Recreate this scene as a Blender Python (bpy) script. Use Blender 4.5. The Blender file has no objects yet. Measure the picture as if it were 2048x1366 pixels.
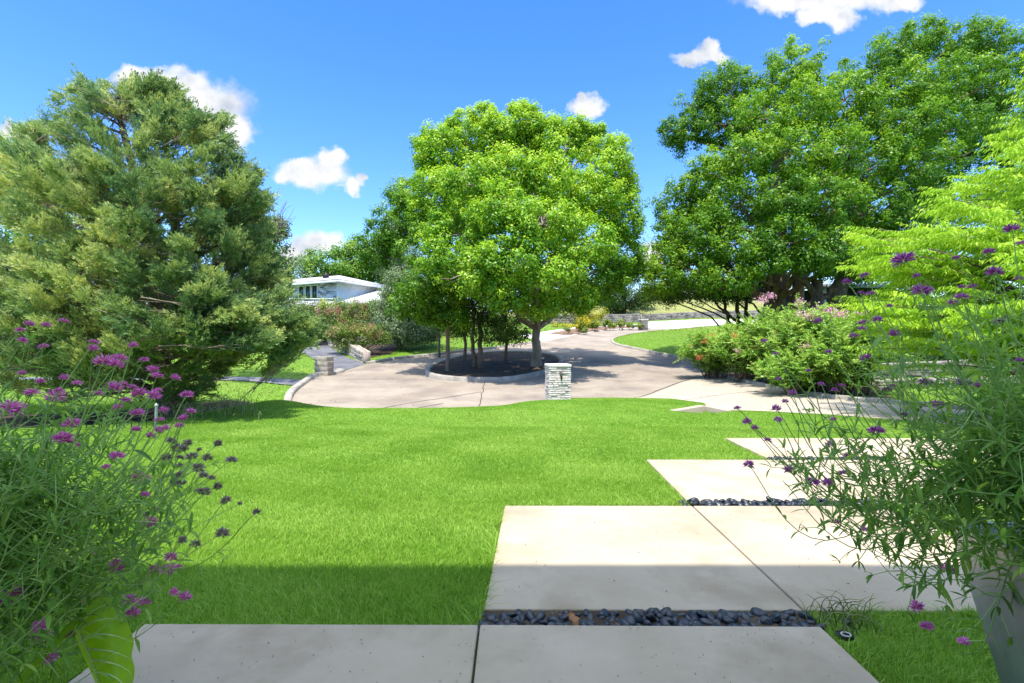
import bpy, math, random
import numpy as np
from mathutils import Vector, geometry
SC = bpy.context.scene
COL = SC.collection
PI = math.pi
rng = np.random.default_rng(7)
random.seed(7)

# ------------------------------------------------------------------ camera, sky, sun, exposure
CAM_H = 1.35
F = 1000.0            # focal length in pixels of the 2048 px wide photograph
cam = bpy.data.objects.new('camera', bpy.data.cameras.new('camera'))
COL.objects.link(cam)
cam.location = (0, 0, CAM_H)
cam.rotation_euler = (PI/2, 0, 0)
cam.data.sensor_width = 36
cam.data.lens = F/2048*36
cam.data.clip_start = 0.05
cam.data.clip_end = 4000
SC.camera = cam

SUN = Vector((-0.06, -0.33, 0.94)).normalized()
SUN_EL = math.asin(SUN.z)
SUN_ROT = math.atan2(SUN.x, SUN.y)
ld = bpy.data.lights.new('sun', 'SUN')
ld.energy = 3.3
ld.angle = math.radians(0.53)
ld.color = (1.0, 0.93, 0.82)
sun = bpy.data.objects.new('sun', ld)
COL.objects.link(sun)
sun.rotation_euler = SUN.to_track_quat('Z', 'Y').to_euler()
sun.location = (0, -20, 40)

SC.view_settings.view_transform = 'Standard'
SC.view_settings.look = 'None'
SC.view_settings.exposure = 1.3
SC.view_settings.gamma = 1
SC.cycles.max_bounces = 7
SC.cycles.diffuse_bounces = 3
SC.cycles.glossy_bounces = 2
SC.cycles.transmission_bounces = 4
SC.cycles.use_denoising = True

world = bpy.data.worlds.new('World')
SC.world = world
world.use_nodes = True

def build_world():
    nt = world.node_tree
    N, L = nt.nodes, nt.links
    for n in list(N): N.remove(n)
    out = N.new('ShaderNodeOutputWorld')
    sky = N.new('ShaderNodeTexSky')
    sky.sky_type = 'NISHITA'
    sky.sun_disc = False
    sky.sun_elevation = SUN_EL
    sky.sun_rotation = SUN_ROT
    sky.air_density = 1.0; sky.dust_density = 0.3; sky.ozone_density = 3.0
    hsv = N.new('ShaderNodeHueSaturation')
    hsv.inputs['Saturation'].default_value = 1.32; hsv.inputs['Hue'].default_value = 0.512
    L.new(sky.outputs[0], hsv.inputs['Color'])
    bg = N.new('ShaderNodeBackground'); bg.inputs[1].default_value = 0.15
    L.new(hsv.outputs[0], bg.inputs[0])
    tc = N.new('ShaderNodeTexCoord')
    sep = N.new('ShaderNodeSeparateXYZ'); L.new(tc.outputs['Generated'], sep.inputs[0])
    def math_(op, a, b=None, clamp=False):
        n = N.new('ShaderNodeMath'); n.operation = op; n.use_clamp = clamp
        for i, v in enumerate((a, b)):
            if v is None: continue
            if isinstance(v, (int, float)): n.inputs[i].default_value = v
            else: L.new(v, n.inputs[i])
        return n.outputs[0]
    ysafe = math_('MAXIMUM', sep.outputs[1], 0.05)
    u = math_('DIVIDE', sep.outputs[0], ysafe)
    v = math_('DIVIDE', sep.outputs[2], ysafe)
    comb = N.new('ShaderNodeCombineXYZ'); L.new(u, comb.inputs[0]); L.new(v, comb.inputs[1])
    def noise(scale, detail, rough):
        n = N.new('ShaderNodeTexNoise'); n.inputs['Scale'].default_value = scale
        n.inputs['Detail'].default_value = detail; n.inputs['Roughness'].default_value = rough
        L.new(comb.outputs[0], n.inputs['Vector']); return n
    def vmath(op, a, b):
        n = N.new('ShaderNodeVectorMath'); n.operation = op
        for i, v_ in enumerate((a, b)):
            if isinstance(v_, tuple): n.inputs[i].default_value = v_
            else: L.new(v_, n.inputs[i])
        return n
    n1 = noise(22, 6, 0.58)
    d = vmath('SUBTRACT', n1.outputs['Color'], (0.5, 0.5, 0.5))
    d = vmath('MULTIPLY', d.outputs[0], (0.075, 0.06, 0.0))
    q = vmath('ADD', comb.outputs[0], d.outputs[0])
    # every cumulus: bearing and height as tangents, half sizes
    clouds = [(330,176,95,36),(405,212,92,46),(462,262,46,44),(270,160,46,24),(375,165,30,22),
              (622,348,70,28),(662,322,26,24),(574,352,26,18),(602,330,24,16),(708,372,26,16),(728,356,16,12),
              (1176,212,34,22),(1165,200,16,14),(1408,116,50,15),(1420,96,20,20),(1380,122,26,10),
              (1650,-4,150,30),(1678,38,32,24),(1570,6,60,22),(1790,4,50,20),(1640,30,46,18),
              (640,482,40,24),(605,500,40,22),(560,520,50,24),(1300,512,24,26),(12,262,26,16),
              (1330,590,60,18),(1150,590,60,16),(-260,120,150,50),(2300,200,140,60),(-700,400,240,60),(2700,420,300,60)]
    cur = None
    for (px, py, rx, ry) in clouds:
        s = vmath('SUBTRACT', q.outputs[0], ((px-1024)/F, (683-py)/F, 0))
        s = vmath('MULTIPLY', s.outputs[0], (F/rx, F/ry, 0))
        e = vmath('DOT_PRODUCT', s.outputs[0], s.outputs[0]).outputs['Value']
        cur = e if cur is None else math_('MINIMUM', cur, e)
    n2 = noise(46, 5, 0.6)
    e = math_('ADD', cur, math_('MULTIPLY', math_('SUBTRACT', n2.outputs['Fac'], 0.5), 0.7))
    mr = N.new('ShaderNodeMapRange'); mr.interpolation_type = 'SMOOTHSTEP'
    mr.inputs['From Min'].default_value = 1.75; mr.inputs['From Max'].default_value = 0.3
    L.new(e, mr.inputs['Value'])
    front = math_('GREATER_THAN', sep.outputs[1], 0.08)
    alpha = math_('MULTIPLY', mr.outputs[0], front)
    n3 = noise(12, 4, 0.5)
    cr = N.new('ShaderNodeValToRGB')
    cr.color_ramp.elements[0].position = 0.32; cr.color_ramp.elements[0].color = (0.56, 0.63, 0.76, 1)
    cr.color_ramp.elements[1].position = 0.52; cr.color_ramp.elements[1].color = (1, 1, 1, 1)
    L.new(n3.outputs['Fac'], cr.inputs[0])
    bc = N.new('ShaderNodeBackground'); bc.inputs[1].default_value = 0.43
    L.new(cr.outputs[0], bc.inputs[0])
    mx = N.new('ShaderNodeMixShader')
    L.new(alpha, mx.inputs[0]); L.new(bg.outputs[0], mx.inputs[1]); L.new(bc.outputs[0], mx.inputs[2])
    # unseen bluish cloud cover added overhead, above the frame, to brighten the shade
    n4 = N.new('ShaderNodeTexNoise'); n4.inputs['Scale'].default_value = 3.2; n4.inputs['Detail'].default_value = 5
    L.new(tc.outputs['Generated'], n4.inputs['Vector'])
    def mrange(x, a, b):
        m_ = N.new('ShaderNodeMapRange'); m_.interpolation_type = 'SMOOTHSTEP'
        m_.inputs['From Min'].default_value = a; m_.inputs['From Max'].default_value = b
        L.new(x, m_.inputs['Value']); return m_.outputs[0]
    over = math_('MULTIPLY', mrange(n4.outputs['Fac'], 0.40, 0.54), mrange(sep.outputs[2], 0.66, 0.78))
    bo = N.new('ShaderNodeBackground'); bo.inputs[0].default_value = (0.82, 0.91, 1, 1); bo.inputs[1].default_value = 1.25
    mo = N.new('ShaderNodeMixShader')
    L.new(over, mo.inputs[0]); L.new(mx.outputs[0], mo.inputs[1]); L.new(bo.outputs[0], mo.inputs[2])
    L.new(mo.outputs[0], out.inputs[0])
build_world()

# ------------------------------------------------------------------ helpers
def P(px, py, y):
    """a point at distance y on the photograph's ray px, py"""
    return np.array([(px-1024)/F*y, y, CAM_H-(py-683)/F*y])

def tag(o, label=None, cat=None, group=None, kind=None):
    if label: o['label'] = label
    if cat: o['category'] = cat
    if group: o['group'] = group
    if kind: o['kind'] = kind
    return o

def empty(name, loc, label=None, cat=None, group=None):
    o = bpy.data.objects.new(name, None)
    COL.objects.link(o)
    o.location = loc
    o.empty_display_size = 0.1
    return tag(o, label, cat, group)

def to_mesh(name, V, groups, tint=None, smooth=False):
    """V (n,3); groups: list of int arrays (m,k)"""
    me = bpy.data.meshes.new(name)
    V = np.ascontiguousarray(V, dtype=np.float32)
    me.vertices.add(len(V)); me.vertices.foreach_set('co', V.ravel())
    nl = sum(g.size for g in groups); nf = sum(len(g) for g in groups)
    me.loops.add(nl)
    me.loops.foreach_set('vertex_index', np.concatenate([g.ravel() for g in groups]).astype(np.int32))
    me.polygons.add(nf)
    starts, p = [], 0
    for g in groups:
        starts.append(p+np.arange(len(g))*g.shape[1]); p += g.size
    me.polygons.foreach_set('loop_start', np.concatenate(starts).astype(np.int32))
    if smooth: me.polygons.foreach_set('use_smooth', np.ones(nf, dtype=bool))
    me.update(calc_edges=True)
    if tint is not None:
        a = me.attributes.new('tint', 'FLOAT', 'POINT')
        a.data.foreach_set('value', np.ascontiguousarray(tint, dtype=np.float32))
    return me

class MB:
    def __init__(self): self.V, self.G, self.T, self.n = [], {}, [], 0
    def add(self, V, faces, tint=0.5):
        V = np.asarray(V, dtype=float).reshape(-1, 3)
        groups = {}
        if isinstance(faces, np.ndarray): groups[faces.shape[1]] = faces
        else:
            for f in faces: groups.setdefault(len(f), []).append(f)
        for k, g in groups.items(): self.G.setdefault(k, []).append(np.asarray(g, dtype=int).reshape(-1, k)+self.n)
        self.V.append(V)
        self.T.append(np.broadcast_to(np.asarray(tint, dtype=float), (len(V),)))
        self.n += len(V)
        return self
    def box(self, a, b, rot=0, piv=(0, 0)):
        x0, y0, z0 = a; x1, y1, z1 = b
        V = np.array([(x0,y0,z0),(x1,y0,z0),(x1,y1,z0),(x0,y1,z0),(x0,y0,z1),(x1,y0,z1),(x1,y1,z1),(x0,y1,z1)], float)
        if rot:
            c, s = math.cos(rot), math.sin(rot)
            X, Y = V[:,0]-piv[0], V[:,1]-piv[1]
            V[:,0], V[:,1] = piv[0]+c*X-s*Y, piv[1]+s*X+c*Y
        return self.hexa(V)
    def hexa(self, V):
        return self.add(V, [(3,2,1,0),(4,5,6,7),(0,1,5,4),(1,2,6,5),(2,3,7,6),(3,0,4,7)])
    def tube(self, pts, rad, n=6, tint=0.5, cap=True):
        pts = np.asarray(pts, float); m = len(pts)
        rad = np.broadcast_to(np.asarray(rad, float), (m,))
        t = np.gradient(pts, axis=0); t /= np.linalg.norm(t, axis=1)[:, None]+1e-9
        up = np.array([0.31, 0.22, 0.92]) if abs(t[0][2]) < 0.9 else np.array([1.0, 0.1, 0])
        a = np.cross(t, up); a /= np.linalg.norm(a, axis=1)[:, None]+1e-9
        b = np.cross(t, a)
        ang = np.arange(n)/n*2*PI
        V = pts[:, None]+rad[:, None, None]*(np.cos(ang)[None, :, None]*a[:, None]+np.sin(ang)[None, :, None]*b[:, None])
        i = np.arange(m-1)[:, None]*n; j = np.arange(n)[None]; k = (j+1) % n
        q = np.stack([i+j, i+k, i+n+k, i+n+j], -1).reshape(-1, 4)
        self.add(V.reshape(-1, 3), q, tint)
        return self
    def mesh(self, name, smooth=False):
        return to_mesh(name, np.concatenate(self.V), [np.concatenate(g) for g in self.G.values()], np.concatenate(self.T), smooth)
    def build(self, name, mat, parent=None, smooth=False, bevel=0):
        me = self.mesh(name, smooth)
        o = bpy.data.objects.new(name, me); COL.objects.link(o)
        me.materials.append(mat)
        if parent is not None:
            o.parent = parent
            o.matrix_parent_inverse = parent.matrix_basis.inverted() if parent.type == 'EMPTY' else o.matrix_parent_inverse
        if bevel:
            md = o.modifiers.new('bevel', 'BEVEL'); md.width = bevel; md.segments = 2; md.limit_method = 'ANGLE'
        return o

def in_poly(x, y, poly):
    x = np.asarray(x, float); y = np.asarray(y, float)
    r = np.zeros(x.shape, bool)
    n = len(poly)
    for i in range(n):
        x0, y0 = poly[i]; x1, y1 = poly[(i+1) % n]
        c = ((y0 > y) != (y1 > y))
        with np.errstate(divide='ignore', invalid='ignore'):
            r ^= c & (x < (x1-x0)*(y-y0)/((y1-y0) if y1 != y0 else 1e-9)+x0)
    return r

def seg_dist(x, y, line):
    x = np.asarray(x, float); y = np.asarray(y, float)
    best = np.full(x.shape, 1e9)
    for (x0, y0), (x1, y1) in zip(line[:-1], line[1:]):
        dx, dy = x1-x0, y1-y0
        t = np.clip(((x-x0)*dx+(y-y0)*dy)/(dx*dx+dy*dy), 0, 1)
        best = np.minimum(best, np.hypot(x-x0-t*dx, y-y0-t*dy))
    return best

def smooth_line(pts, n=8, closed=False):
    """Catmull-Rom through 2-D or 3-D points"""
    p = [np.asarray(q, float) for q in pts]
    m = len(p); out = []
    for i in range(m if closed else m-1):
        if closed: a, b, c, d = p[i-1], p[i], p[(i+1) % m], p[(i+2) % m]
        else: a, b, c, d = p[max(i-1, 0)], p[i], p[i+1], p[min(i+2, m-1)]
        for k in range(n):
            t = k/n
            out.append(0.5*((2*b)+(c-a)*t+(2*a-5*b+4*c-d)*t*t+(3*b-a-3*c+d)*t**3))
    if not closed: out.append(p[-1])
    return np.array(out)

# ------------------------------------------------------------------ materials
def new_mat(name):
    m = bpy.data.materials.new(name); m.use_nodes = True
    nt = m.node_tree
    b = nt.nodes['Principled BSDF']
    return m, nt, b

def surf(name, c1, c2, scale=2.0, rough=0.85, bump=0.3, bscale=40, spots=None, detail=6, spec=0.3, metal=0, c3=None, scale3=0.3, ramp=(0.35, 0.65), stretch=None):
    """two-tone procedural surface with fine bump; spots = (scale, colour, amount) adds specks, c3 a large blotch tone"""
    m, nt, b = new_mat(name)
    N, L = nt.nodes, nt.links
    tc = N.new('ShaderNodeTexCoord')
    vec = tc.outputs['Object']
    if stretch:
        mp = N.new('ShaderNodeMapping'); mp.inputs['Scale'].default_value = stretch
        L.new(vec, mp.inputs[0]); vec = mp.outputs[0]
    def noise(s, d=detail):
        n = N.new('ShaderNodeTexNoise'); n.inputs['Scale'].default_value = s; n.inputs['Detail'].default_value = d
        n.inputs['Roughness'].default_value = 0.62
        L.new(vec, n.inputs['Vector']); return n.outputs['Fac']
    cr = N.new('ShaderNodeValToRGB')
    cr.color_ramp.elements[0].position, cr.color_ramp.elements[1].position = ramp
    cr.color_ramp.elements[0].color = (*c1, 1); cr.color_ramp.elements[1].color = (*c2, 1)
    L.new(noise(scale), cr.inputs[0])
    col = cr.outputs[0]
    def mix(fac, a, bcol):
        n = N.new('ShaderNodeMix'); n.data_type = 'RGBA'
        L.new(fac, n.inputs[0]); L.new(a, n.inputs[6]); n.inputs[7].default_value = (*bcol, 1)
        return n.outputs[2]
    if c3:
        r = N.new('ShaderNodeMapRange'); r.inputs['From Min'].default_value = 0.5; r.inputs['From Max'].default_value = 0.72
        L.new(noise(scale3, 5), r.inputs[0]); col = mix(r.outputs[0], col, c3)
    if spots:
        vo = N.new('ShaderNodeTexVoronoi'); vo.inputs['Scale'].default_value = spots[0]
        L.new(vec, vo.inputs['Vector'])
        r = N.new('ShaderNodeMapRange'); r.inputs['From Min'].default_value = spots[2]; r.inputs['From Max'].default_value = spots[2]*0.6
        L.new(vo.outputs['Distance'], r.inputs[0])
        n2 = N.new('ShaderNodeMath'); n2.operation = 'GREATER_THAN'; n2.inputs[1].default_value = 0.56
        L.new(noise(spots[0]*0.11, 3), n2.inputs[0])
        mm = N.new('ShaderNodeMath'); mm.operation = 'MULTIPLY'; L.new(r.outputs[0], mm.inputs[0]); L.new(n2.outputs[0], mm.inputs[1])
        col = mix(mm.outputs[0], col, spots[1])
    L.new(col, b.inputs['Base Color'])
    b.inputs['Roughness'].default_value = rough
    b.inputs['Specular IOR Level'].default_value = spec
    b.inputs['Metallic'].default_value = metal
    if bump:
        bn = N.new('ShaderNodeBump'); bn.inputs['Strength'].default_value = bump; bn.inputs['Distance'].default_value = 0.02
        L.new(noise(bscale), bn.inputs['Height']); L.new(bn.outputs[0], b.inputs['Normal'])
    return m

def leaf_mat(name, dark, mid, light, trans=0.35, rough=0.5, spec=0.35, tgain=(1.25, 1.2, 0.8), patch=None):
    """leaf colour from the per-leaf 'tint'; part of the light passes through"""
    m, nt, b = new_mat(name)
    N, L = nt.nodes, nt.links
    at = N.new('ShaderNodeAttribute'); at.attribute_name = 'tint'
    fac = at.outputs['Fac']
    if patch:
        tc = N.new('ShaderNodeTexCoord')
        no = N.new('ShaderNodeTexNoise'); no.inputs['Scale'].default_value = patch[0]; no.inputs['Detail'].default_value = 4
        L.new(tc.outputs['Object'], no.inputs['Vector'])
        ma = N.new('ShaderNodeMath'); ma.operation = 'MULTIPLY_ADD'; ma.inputs[1].default_value = patch[1]; 
        sb = N.new('ShaderNodeMath'); sb.operation = 'SUBTRACT'; sb.inputs[1].default_value = 0.5
        L.new(no.outputs['Fac'], sb.inputs[0]); L.new(sb.outputs[0], ma.inputs[0]); L.new(fac, ma.inputs[2])
        fac = ma.outputs[0]
    cr = N.new('ShaderNodeValToRGB')
    e = cr.color_ramp.elements
    e[0].position = 0.1; e[0].color = (*dark, 1); e[1].position = 0.9; e[1].color = (*light, 1)
    x = e.new(0.5); x.color = (*mid, 1)
    L.new(fac, cr.inputs[0])
    L.new(cr.outputs[0], b.inputs['Base Color'])
    b.inputs['Roughness'].default_value = rough
    b.inputs['Specular IOR Level'].default_value = spec
    if trans:
        tr = N.new('ShaderNodeBsdfTranslucent')
        mu = N.new('ShaderNodeMix'); mu.data_type = 'RGBA'; mu.blend_type = 'MULTIPLY'; mu.inputs[0].default_value = 1
        L.new(cr.outputs[0], mu.inputs[6]); mu.inputs[7].default_value = (*tgain, 1)
        L.new(mu.outputs[2], tr.inputs[0])
        mx = N.new('ShaderNodeMixShader'); mx.inputs[0].default_value = trans
        L.new(b.outputs[0], mx.inputs[1]); L.new(tr.outputs[0], mx.inputs[2])
        L.new(mx.outputs[0], N['Material Output'].inputs[0])
    return m

M = {}
M['soil'] = surf('soil', (0.035,0.024,0.016), (0.09,0.065,0.042), 3, 0.95, 0.6, 30, spots=(40,(0.16,0.12,0.08),0.35))
M['mulch'] = surf('mulch', (0.13,0.075,0.05), (0.26,0.17,0.12), 9, 0.95, 0.6, 40)
M['turf'] = surf('turf', (0.08,0.17,0.014), (0.15,0.29,0.026), 6, 0.9, 0.8, 60, c3=(0.20,0.27,0.05), scale3=0.16)
M['concrete'] = surf('concrete', (0.385,0.315,0.232), (0.47,0.395,0.305), 1.3, 0.85, 0.12, 160, spots=(30,(0.13,0.11,0.09),0.11), c3=(0.29,0.225,0.155), scale3=1.1)
M['drive'] = surf('driveway_concrete', (0.34,0.29,0.235), (0.42,0.365,0.305), 1.0, 0.88, 0.15, 120, spots=(20,(0.2,0.17,0.14),0.09), c3=(0.35,0.28,0.22), scale3=0.5)
M['white_drive'] = surf('white_concrete', (0.62,0.61,0.58), (0.72,0.71,0.68), 0.8, 0.85, 0.1, 80)
M['street'] = surf('street_concrete', (0.24,0.20,0.16), (0.32,0.275,0.225), 0.7, 0.9, 0.2, 90, spots=(16,(0.13,0.11,0.10),0.08), c3=(0.18,0.15,0.13), scale3=0.5)
M['asphalt'] = surf('asphalt', (0.085,0.09,0.105), (0.15,0.155,0.175), 1.2, 0.85, 0.3, 90, c3=(0.22,0.22,0.235), scale3=0.5)
M['curb'] = surf('curb_concrete', (0.25,0.23,0.20), (0.40,0.37,0.33), 3, 0.9, 0.3, 60)
M['tar'] = surf('joint_tar', (0.03,0.028,0.026), (0.07,0.06,0.055), 8, 0.9, 0.2, 60)
M['pebble'] = surf('black_pebble', (0.011,0.015,0.024), (0.026,0.034,0.052), 14, 0.36, 0.1, 90, spec=0.5)
M['deadleaf'] = surf('dry_leaf', (0.24,0.11,0.05), (0.38,0.2,0.1), 30, 0.8, 0.4, 80)
M['white_stone'] = surf('white_ledgestone', (0.58,0.52,0.49), (0.74,0.67,0.64), 9, 0.9, 0.9, 28, c3=(0.42,0.38,0.35), scale3=6)
M['cap_stone'] = surf('cap_stone', (0.55,0.54,0.50), (0.68,0.66,0.62), 5, 0.9, 0.4, 40)
M['tan_stone'] = surf('tan_limestone', (0.30,0.265,0.21), (0.52,0.47,0.40), 4, 0.92, 0.9, 16, c3=(0.16,0.14,0.115), scale3=2)
M['grey_stone'] = surf('grey_fieldstone', (0.16,0.145,0.125), (0.38,0.35,0.31), 2.2, 0.92, 0.9, 10, c3=(0.1,0.09,0.08), scale3=1.2)
M['mortar'] = surf('mortar', (0.30,0.26,0.235), (0.38,0.335,0.305), 8, 0.95, 0.4, 40)
M['dark_metal'] = surf('dark_bronze', (0.05,0.05,0.035), (0.09,0.085,0.06), 12, 0.5, 0.1, 60)
M['galv'] = surf('galvanised_steel', (0.35,0.37,0.39), (0.5,0.52,0.54), 12, 0.45, 0.05, 60, metal=0.7)
M['black_metal'] = surf('black_paint', (0.012,0.012,0.012), (0.02,0.02,0.02), 12, 0.5, 0.05, 60)
M['pot'] = surf('bronze_pot', (0.27,0.27,0.25), (0.44,0.44,0.41), 3.2, 0.3, 0.12, 24, metal=0.55, c3=(0.16,0.155,0.12), scale3=2.2, stretch=(1, 1, 0.45))
M['pot_in'] = surf('pot_inside', (0.02,0.022,0.03), (0.04,0.042,0.05), 6, 0.6, 0.1, 40)
M['bark_grey'] = surf('grey_bark', (0.17,0.14,0.115), (0.36,0.32,0.28), 5, 0.95, 0.9, 14, stretch=(1,1,0.25))
M['bark_brown'] = surf('brown_bark', (0.10,0.07,0.05), (0.25,0.185,0.14), 5, 0.95, 0.9, 14, stretch=(1,1,0.25))
M['bark_dark'] = surf('dark_bark', (0.04,0.03,0.023), (0.12,0.09,0.07), 5, 0.95, 0.9, 14, stretch=(1,1,0.25))
M['twig'] = surf('dry_twig', (0.20,0.15,0.12), (0.36,0.28,0.23), 9, 0.9, 0.2, 40)
M['stem'] = leaf_mat('flower_stem', (0.20,0.33,0.08), (0.32,0.48,0.13), (0.46,0.62,0.22), trans=0)
M['grass'] = leaf_mat('grass_blades', (0.13,0.28,0.022), (0.26,0.455,0.055), (0.43,0.58,0.14), trans=0.45, rough=0.5, spec=0.25, patch=(0.9, 1.0))
M['grass_far'] = leaf_mat('grass_blades_far', (0.15,0.25,0.02), (0.26,0.40,0.05), (0.40,0.50,0.11), trans=0.3, rough=0.6, spec=0.15, patch=(0.3, 0.8))
M['hill'] = leaf_mat('hill_grass', (0.19,0.25,0.05), (0.31,0.36,0.09), (0.46,0.46,0.16), trans=0.3, rough=0.6, spec=0.15, patch=(0.12, 1.0))
M['weed'] = leaf_mat('weeds', (0.10,0.15,0.04), (0.22,0.28,0.09), (0.42,0.44,0.22), trans=0.3)
M['maple'] = leaf_mat('maple_leaves', (0.08,0.22,0.012), (0.19,0.41,0.02), (0.40,0.58,0.035), trans=0.38, rough=0.42)
M['elm'] = leaf_mat('elm_leaves', (0.065,0.18,0.012), (0.15,0.33,0.018), (0.32,0.49,0.03), trans=0.45, rough=0.42)
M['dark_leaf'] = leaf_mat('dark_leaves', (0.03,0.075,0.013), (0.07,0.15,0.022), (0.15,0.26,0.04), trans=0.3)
M['far_leaf'] = leaf_mat('far_leaves', (0.055,0.14,0.018), (0.12,0.26,0.025), (0.23,0.38,0.045), trans=0.35)
M['blue_cedar'] = leaf_mat('blue_cedar_sprays', (0.09,0.15,0.07), (0.19,0.28,0.14), (0.34,0.44,0.25), trans=0.2, spec=0.2)
M['juniper'] = leaf_mat('juniper_sprays', (0.10,0.20,0.085), (0.30,0.415,0.135), (0.60,0.64,0.25), trans=0.28, rough=0.6, spec=0.2, patch=(0.5, 0.6))
M['cypress'] = leaf_mat('cypress_fronds', (0.13,0.29,0.012), (0.28,0.50,0.025), (0.50,0.70,0.06), trans=0.45, rough=0.5, spec=0.25)
M['myrtle'] = leaf_mat('myrtle_leaves', (0.08,0.20,0.025), (0.20,0.40,0.055), (0.42,0.58,0.13), trans=0.42, rough=0.4)
M['olive_leaf'] = leaf_mat('olive_leaves', (0.06,0.12,0.016), (0.14,0.24,0.03), (0.28,0.33,0.06), trans=0.35)
M['yellow_leaf'] = leaf_mat('yellow_leaves', (0.10,0.16,0.012), (0.30,0.34,0.02), (0.62,0.52,0.03), trans=0.35)
M['box_leaf'] = leaf_mat('boxwood_leaves', (0.05,0.10,0.012), (0.13,0.22,0.02), (0.32,0.38,0.04), trans=0.3)
M['russet_leaf'] = leaf_mat('russet_leaves', (0.12,0.12,0.03), (0.28,0.19,0.07), (0.48,0.24,0.13), trans=0.3)
M['pink'] = leaf_mat('pink_bloom', (0.50,0.22,0.36), (0.66,0.36,0.50), (0.80,0.54,0.62), trans=0.3)
M['coral'] = leaf_mat('coral_bloom', (0.55,0.10,0.06), (0.70,0.16,0.10), (0.78,0.32,0.16), trans=0.3)
M['rose'] = leaf_mat('dusty_rose_bloom', (0.30,0.15,0.10), (0.42,0.25,0.17), (0.54,0.36,0.28), trans=0.25)
M['glob_leaf'] = leaf_mat('amaranth_leaves', (0.09,0.21,0.04), (0.20,0.39,0.065), (0.40,0.58,0.13), trans=0.45, rough=0.45)
M['purple'] = leaf_mat('purple_bracts', (0.50,0.06,0.44), (0.78,0.20,0.66), (0.92,0.52,0.78), trans=0.3, rough=0.5)
M['violet'] = leaf_mat('violet_bracts', (0.28,0.035,0.34), (0.50,0.11,0.55), (0.72,0.36,0.70), trans=0.3, rough=0.5)
M['dried'] = leaf_mat('dried_bracts', (0.18,0.14,0.13), (0.34,0.26,0.26), (0.52,0.40,0.43), trans=0.15)
M['faded'] = leaf_mat('faded_bracts', (0.17,0.09,0.16), (0.34,0.24,0.33), (0.50,0.42,0.47), trans=0.2)
M['taro'] = leaf_mat('taro_leaf', (0.34,0.56,0.02), (0.42,0.64,0.03), (0.5,0.7,0.06), trans=0.5, rough=0.38)
M['vein'] = leaf_mat('taro_vein', (0.62,0.76,0.30), (0.68,0.80,0.36), (0.72,0.84,0.4), trans=0.2)
M['white_paint'] = surf('white_paint', (0.66,0.67,0.67), (0.76,0.77,0.77), 3, 0.6, 0.05, 40)
M['roof_white'] = surf('pale_shingle', (0.50,0.51,0.52), (0.66,0.67,0.68), 7, 0.9, 0.4, 24)
M['roof_grey'] = surf('grey_metal_roof', (0.20,0.22,0.22), (0.28,0.30,0.30), 4, 0.6, 0.2, 20)
M['dark_wall'] = surf('dark_siding', (0.012,0.014,0.013), (0.022,0.025,0.023), 3, 0.8, 0.2, 20)
M['grey_post'] = surf('pale_grey_post', (0.34,0.38,0.38), (0.44,0.47,0.47), 4, 0.7, 0.1, 30)
M['beige'] = surf('beige_render', (0.34,0.31,0.23), (0.42,0.38,0.29), 3, 0.85, 0.1, 40)
M['glass'] = surf('dark_window_glass', (0.012,0.02,0.026), (0.02,0.032,0.04), 1.5, 0.12, 0, 10, spec=0.6)
M['soffit'] = surf('porch_soffit', (0.70,0.70,0.68), (0.78,0.78,0.76), 3, 0.7, 0.05, 40)

def brick_mat():
    m, nt, b = new_mat('whitewashed_brick')
    N, L = nt.nodes, nt.links
    tc = N.new('ShaderNodeTexCoord')
    br = N.new('ShaderNodeTexBrick')
    br.inputs['Scale'].default_value = 1.0
    br.inputs['Brick Width'].default_value = 0.62; br.inputs['Row Height'].default_value = 0.17
    br.inputs['Mortar Size'].default_value = 0.012; br.inputs['Bias'].default_value = -0.05
    br.inputs['Color1'].default_value = (0.70,0.70,0.70,1); br.inputs['Color2'].default_value = (0.06,0.062,0.066,1)
    br.inputs['Mortar'].default_value = (0.66,0.66,0.65,1)
    L.new(tc.outputs['UV'], br.inputs['Vector'])
    L.new(br.outputs['Color'], b.inputs['Base Color'])
    # the wash leaves only some bricks bare
    no = N.new('ShaderNodeTexNoise'); no.inputs['Scale'].default_value = 1.3; no.inputs['Detail'].default_value = 3
    L.new(tc.outputs['UV'], no.inputs['Vector'])
    mr = N.new('ShaderNodeMapRange'); mr.inputs['From Min'].default_value = 0.24; mr.inputs['From Max'].default_value = 0.30
    L.new(no.outputs['Fac'], mr.inputs[0])
    mx = N.new('ShaderNodeMix'); mx.data_type = 'RGBA'
    L.new(mr.outputs[0], mx.inputs[0]); mx.inputs[6].default_value = (0.62,0.62,0.61,1); L.new(br.outputs['Color'], mx.inputs[7])
    L.new(mx.outputs[2], b.inputs['Base Color'])
    b.inputs['Roughness'].default_value = 0.85
    return m
M['brick'] = brick_mat()

# ------------------------------------------------------------------ terrain
SLOPE = 0.034
def street_z(y):
    return float(np.interp(y, [8,12,14,16,20,24,28,32,40,50,60,80], [-1.0,-0.97,-0.93,-0.85,-0.60,-0.25,0.15,0.55,1.4,2.5,3.3,4.2]))
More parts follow.
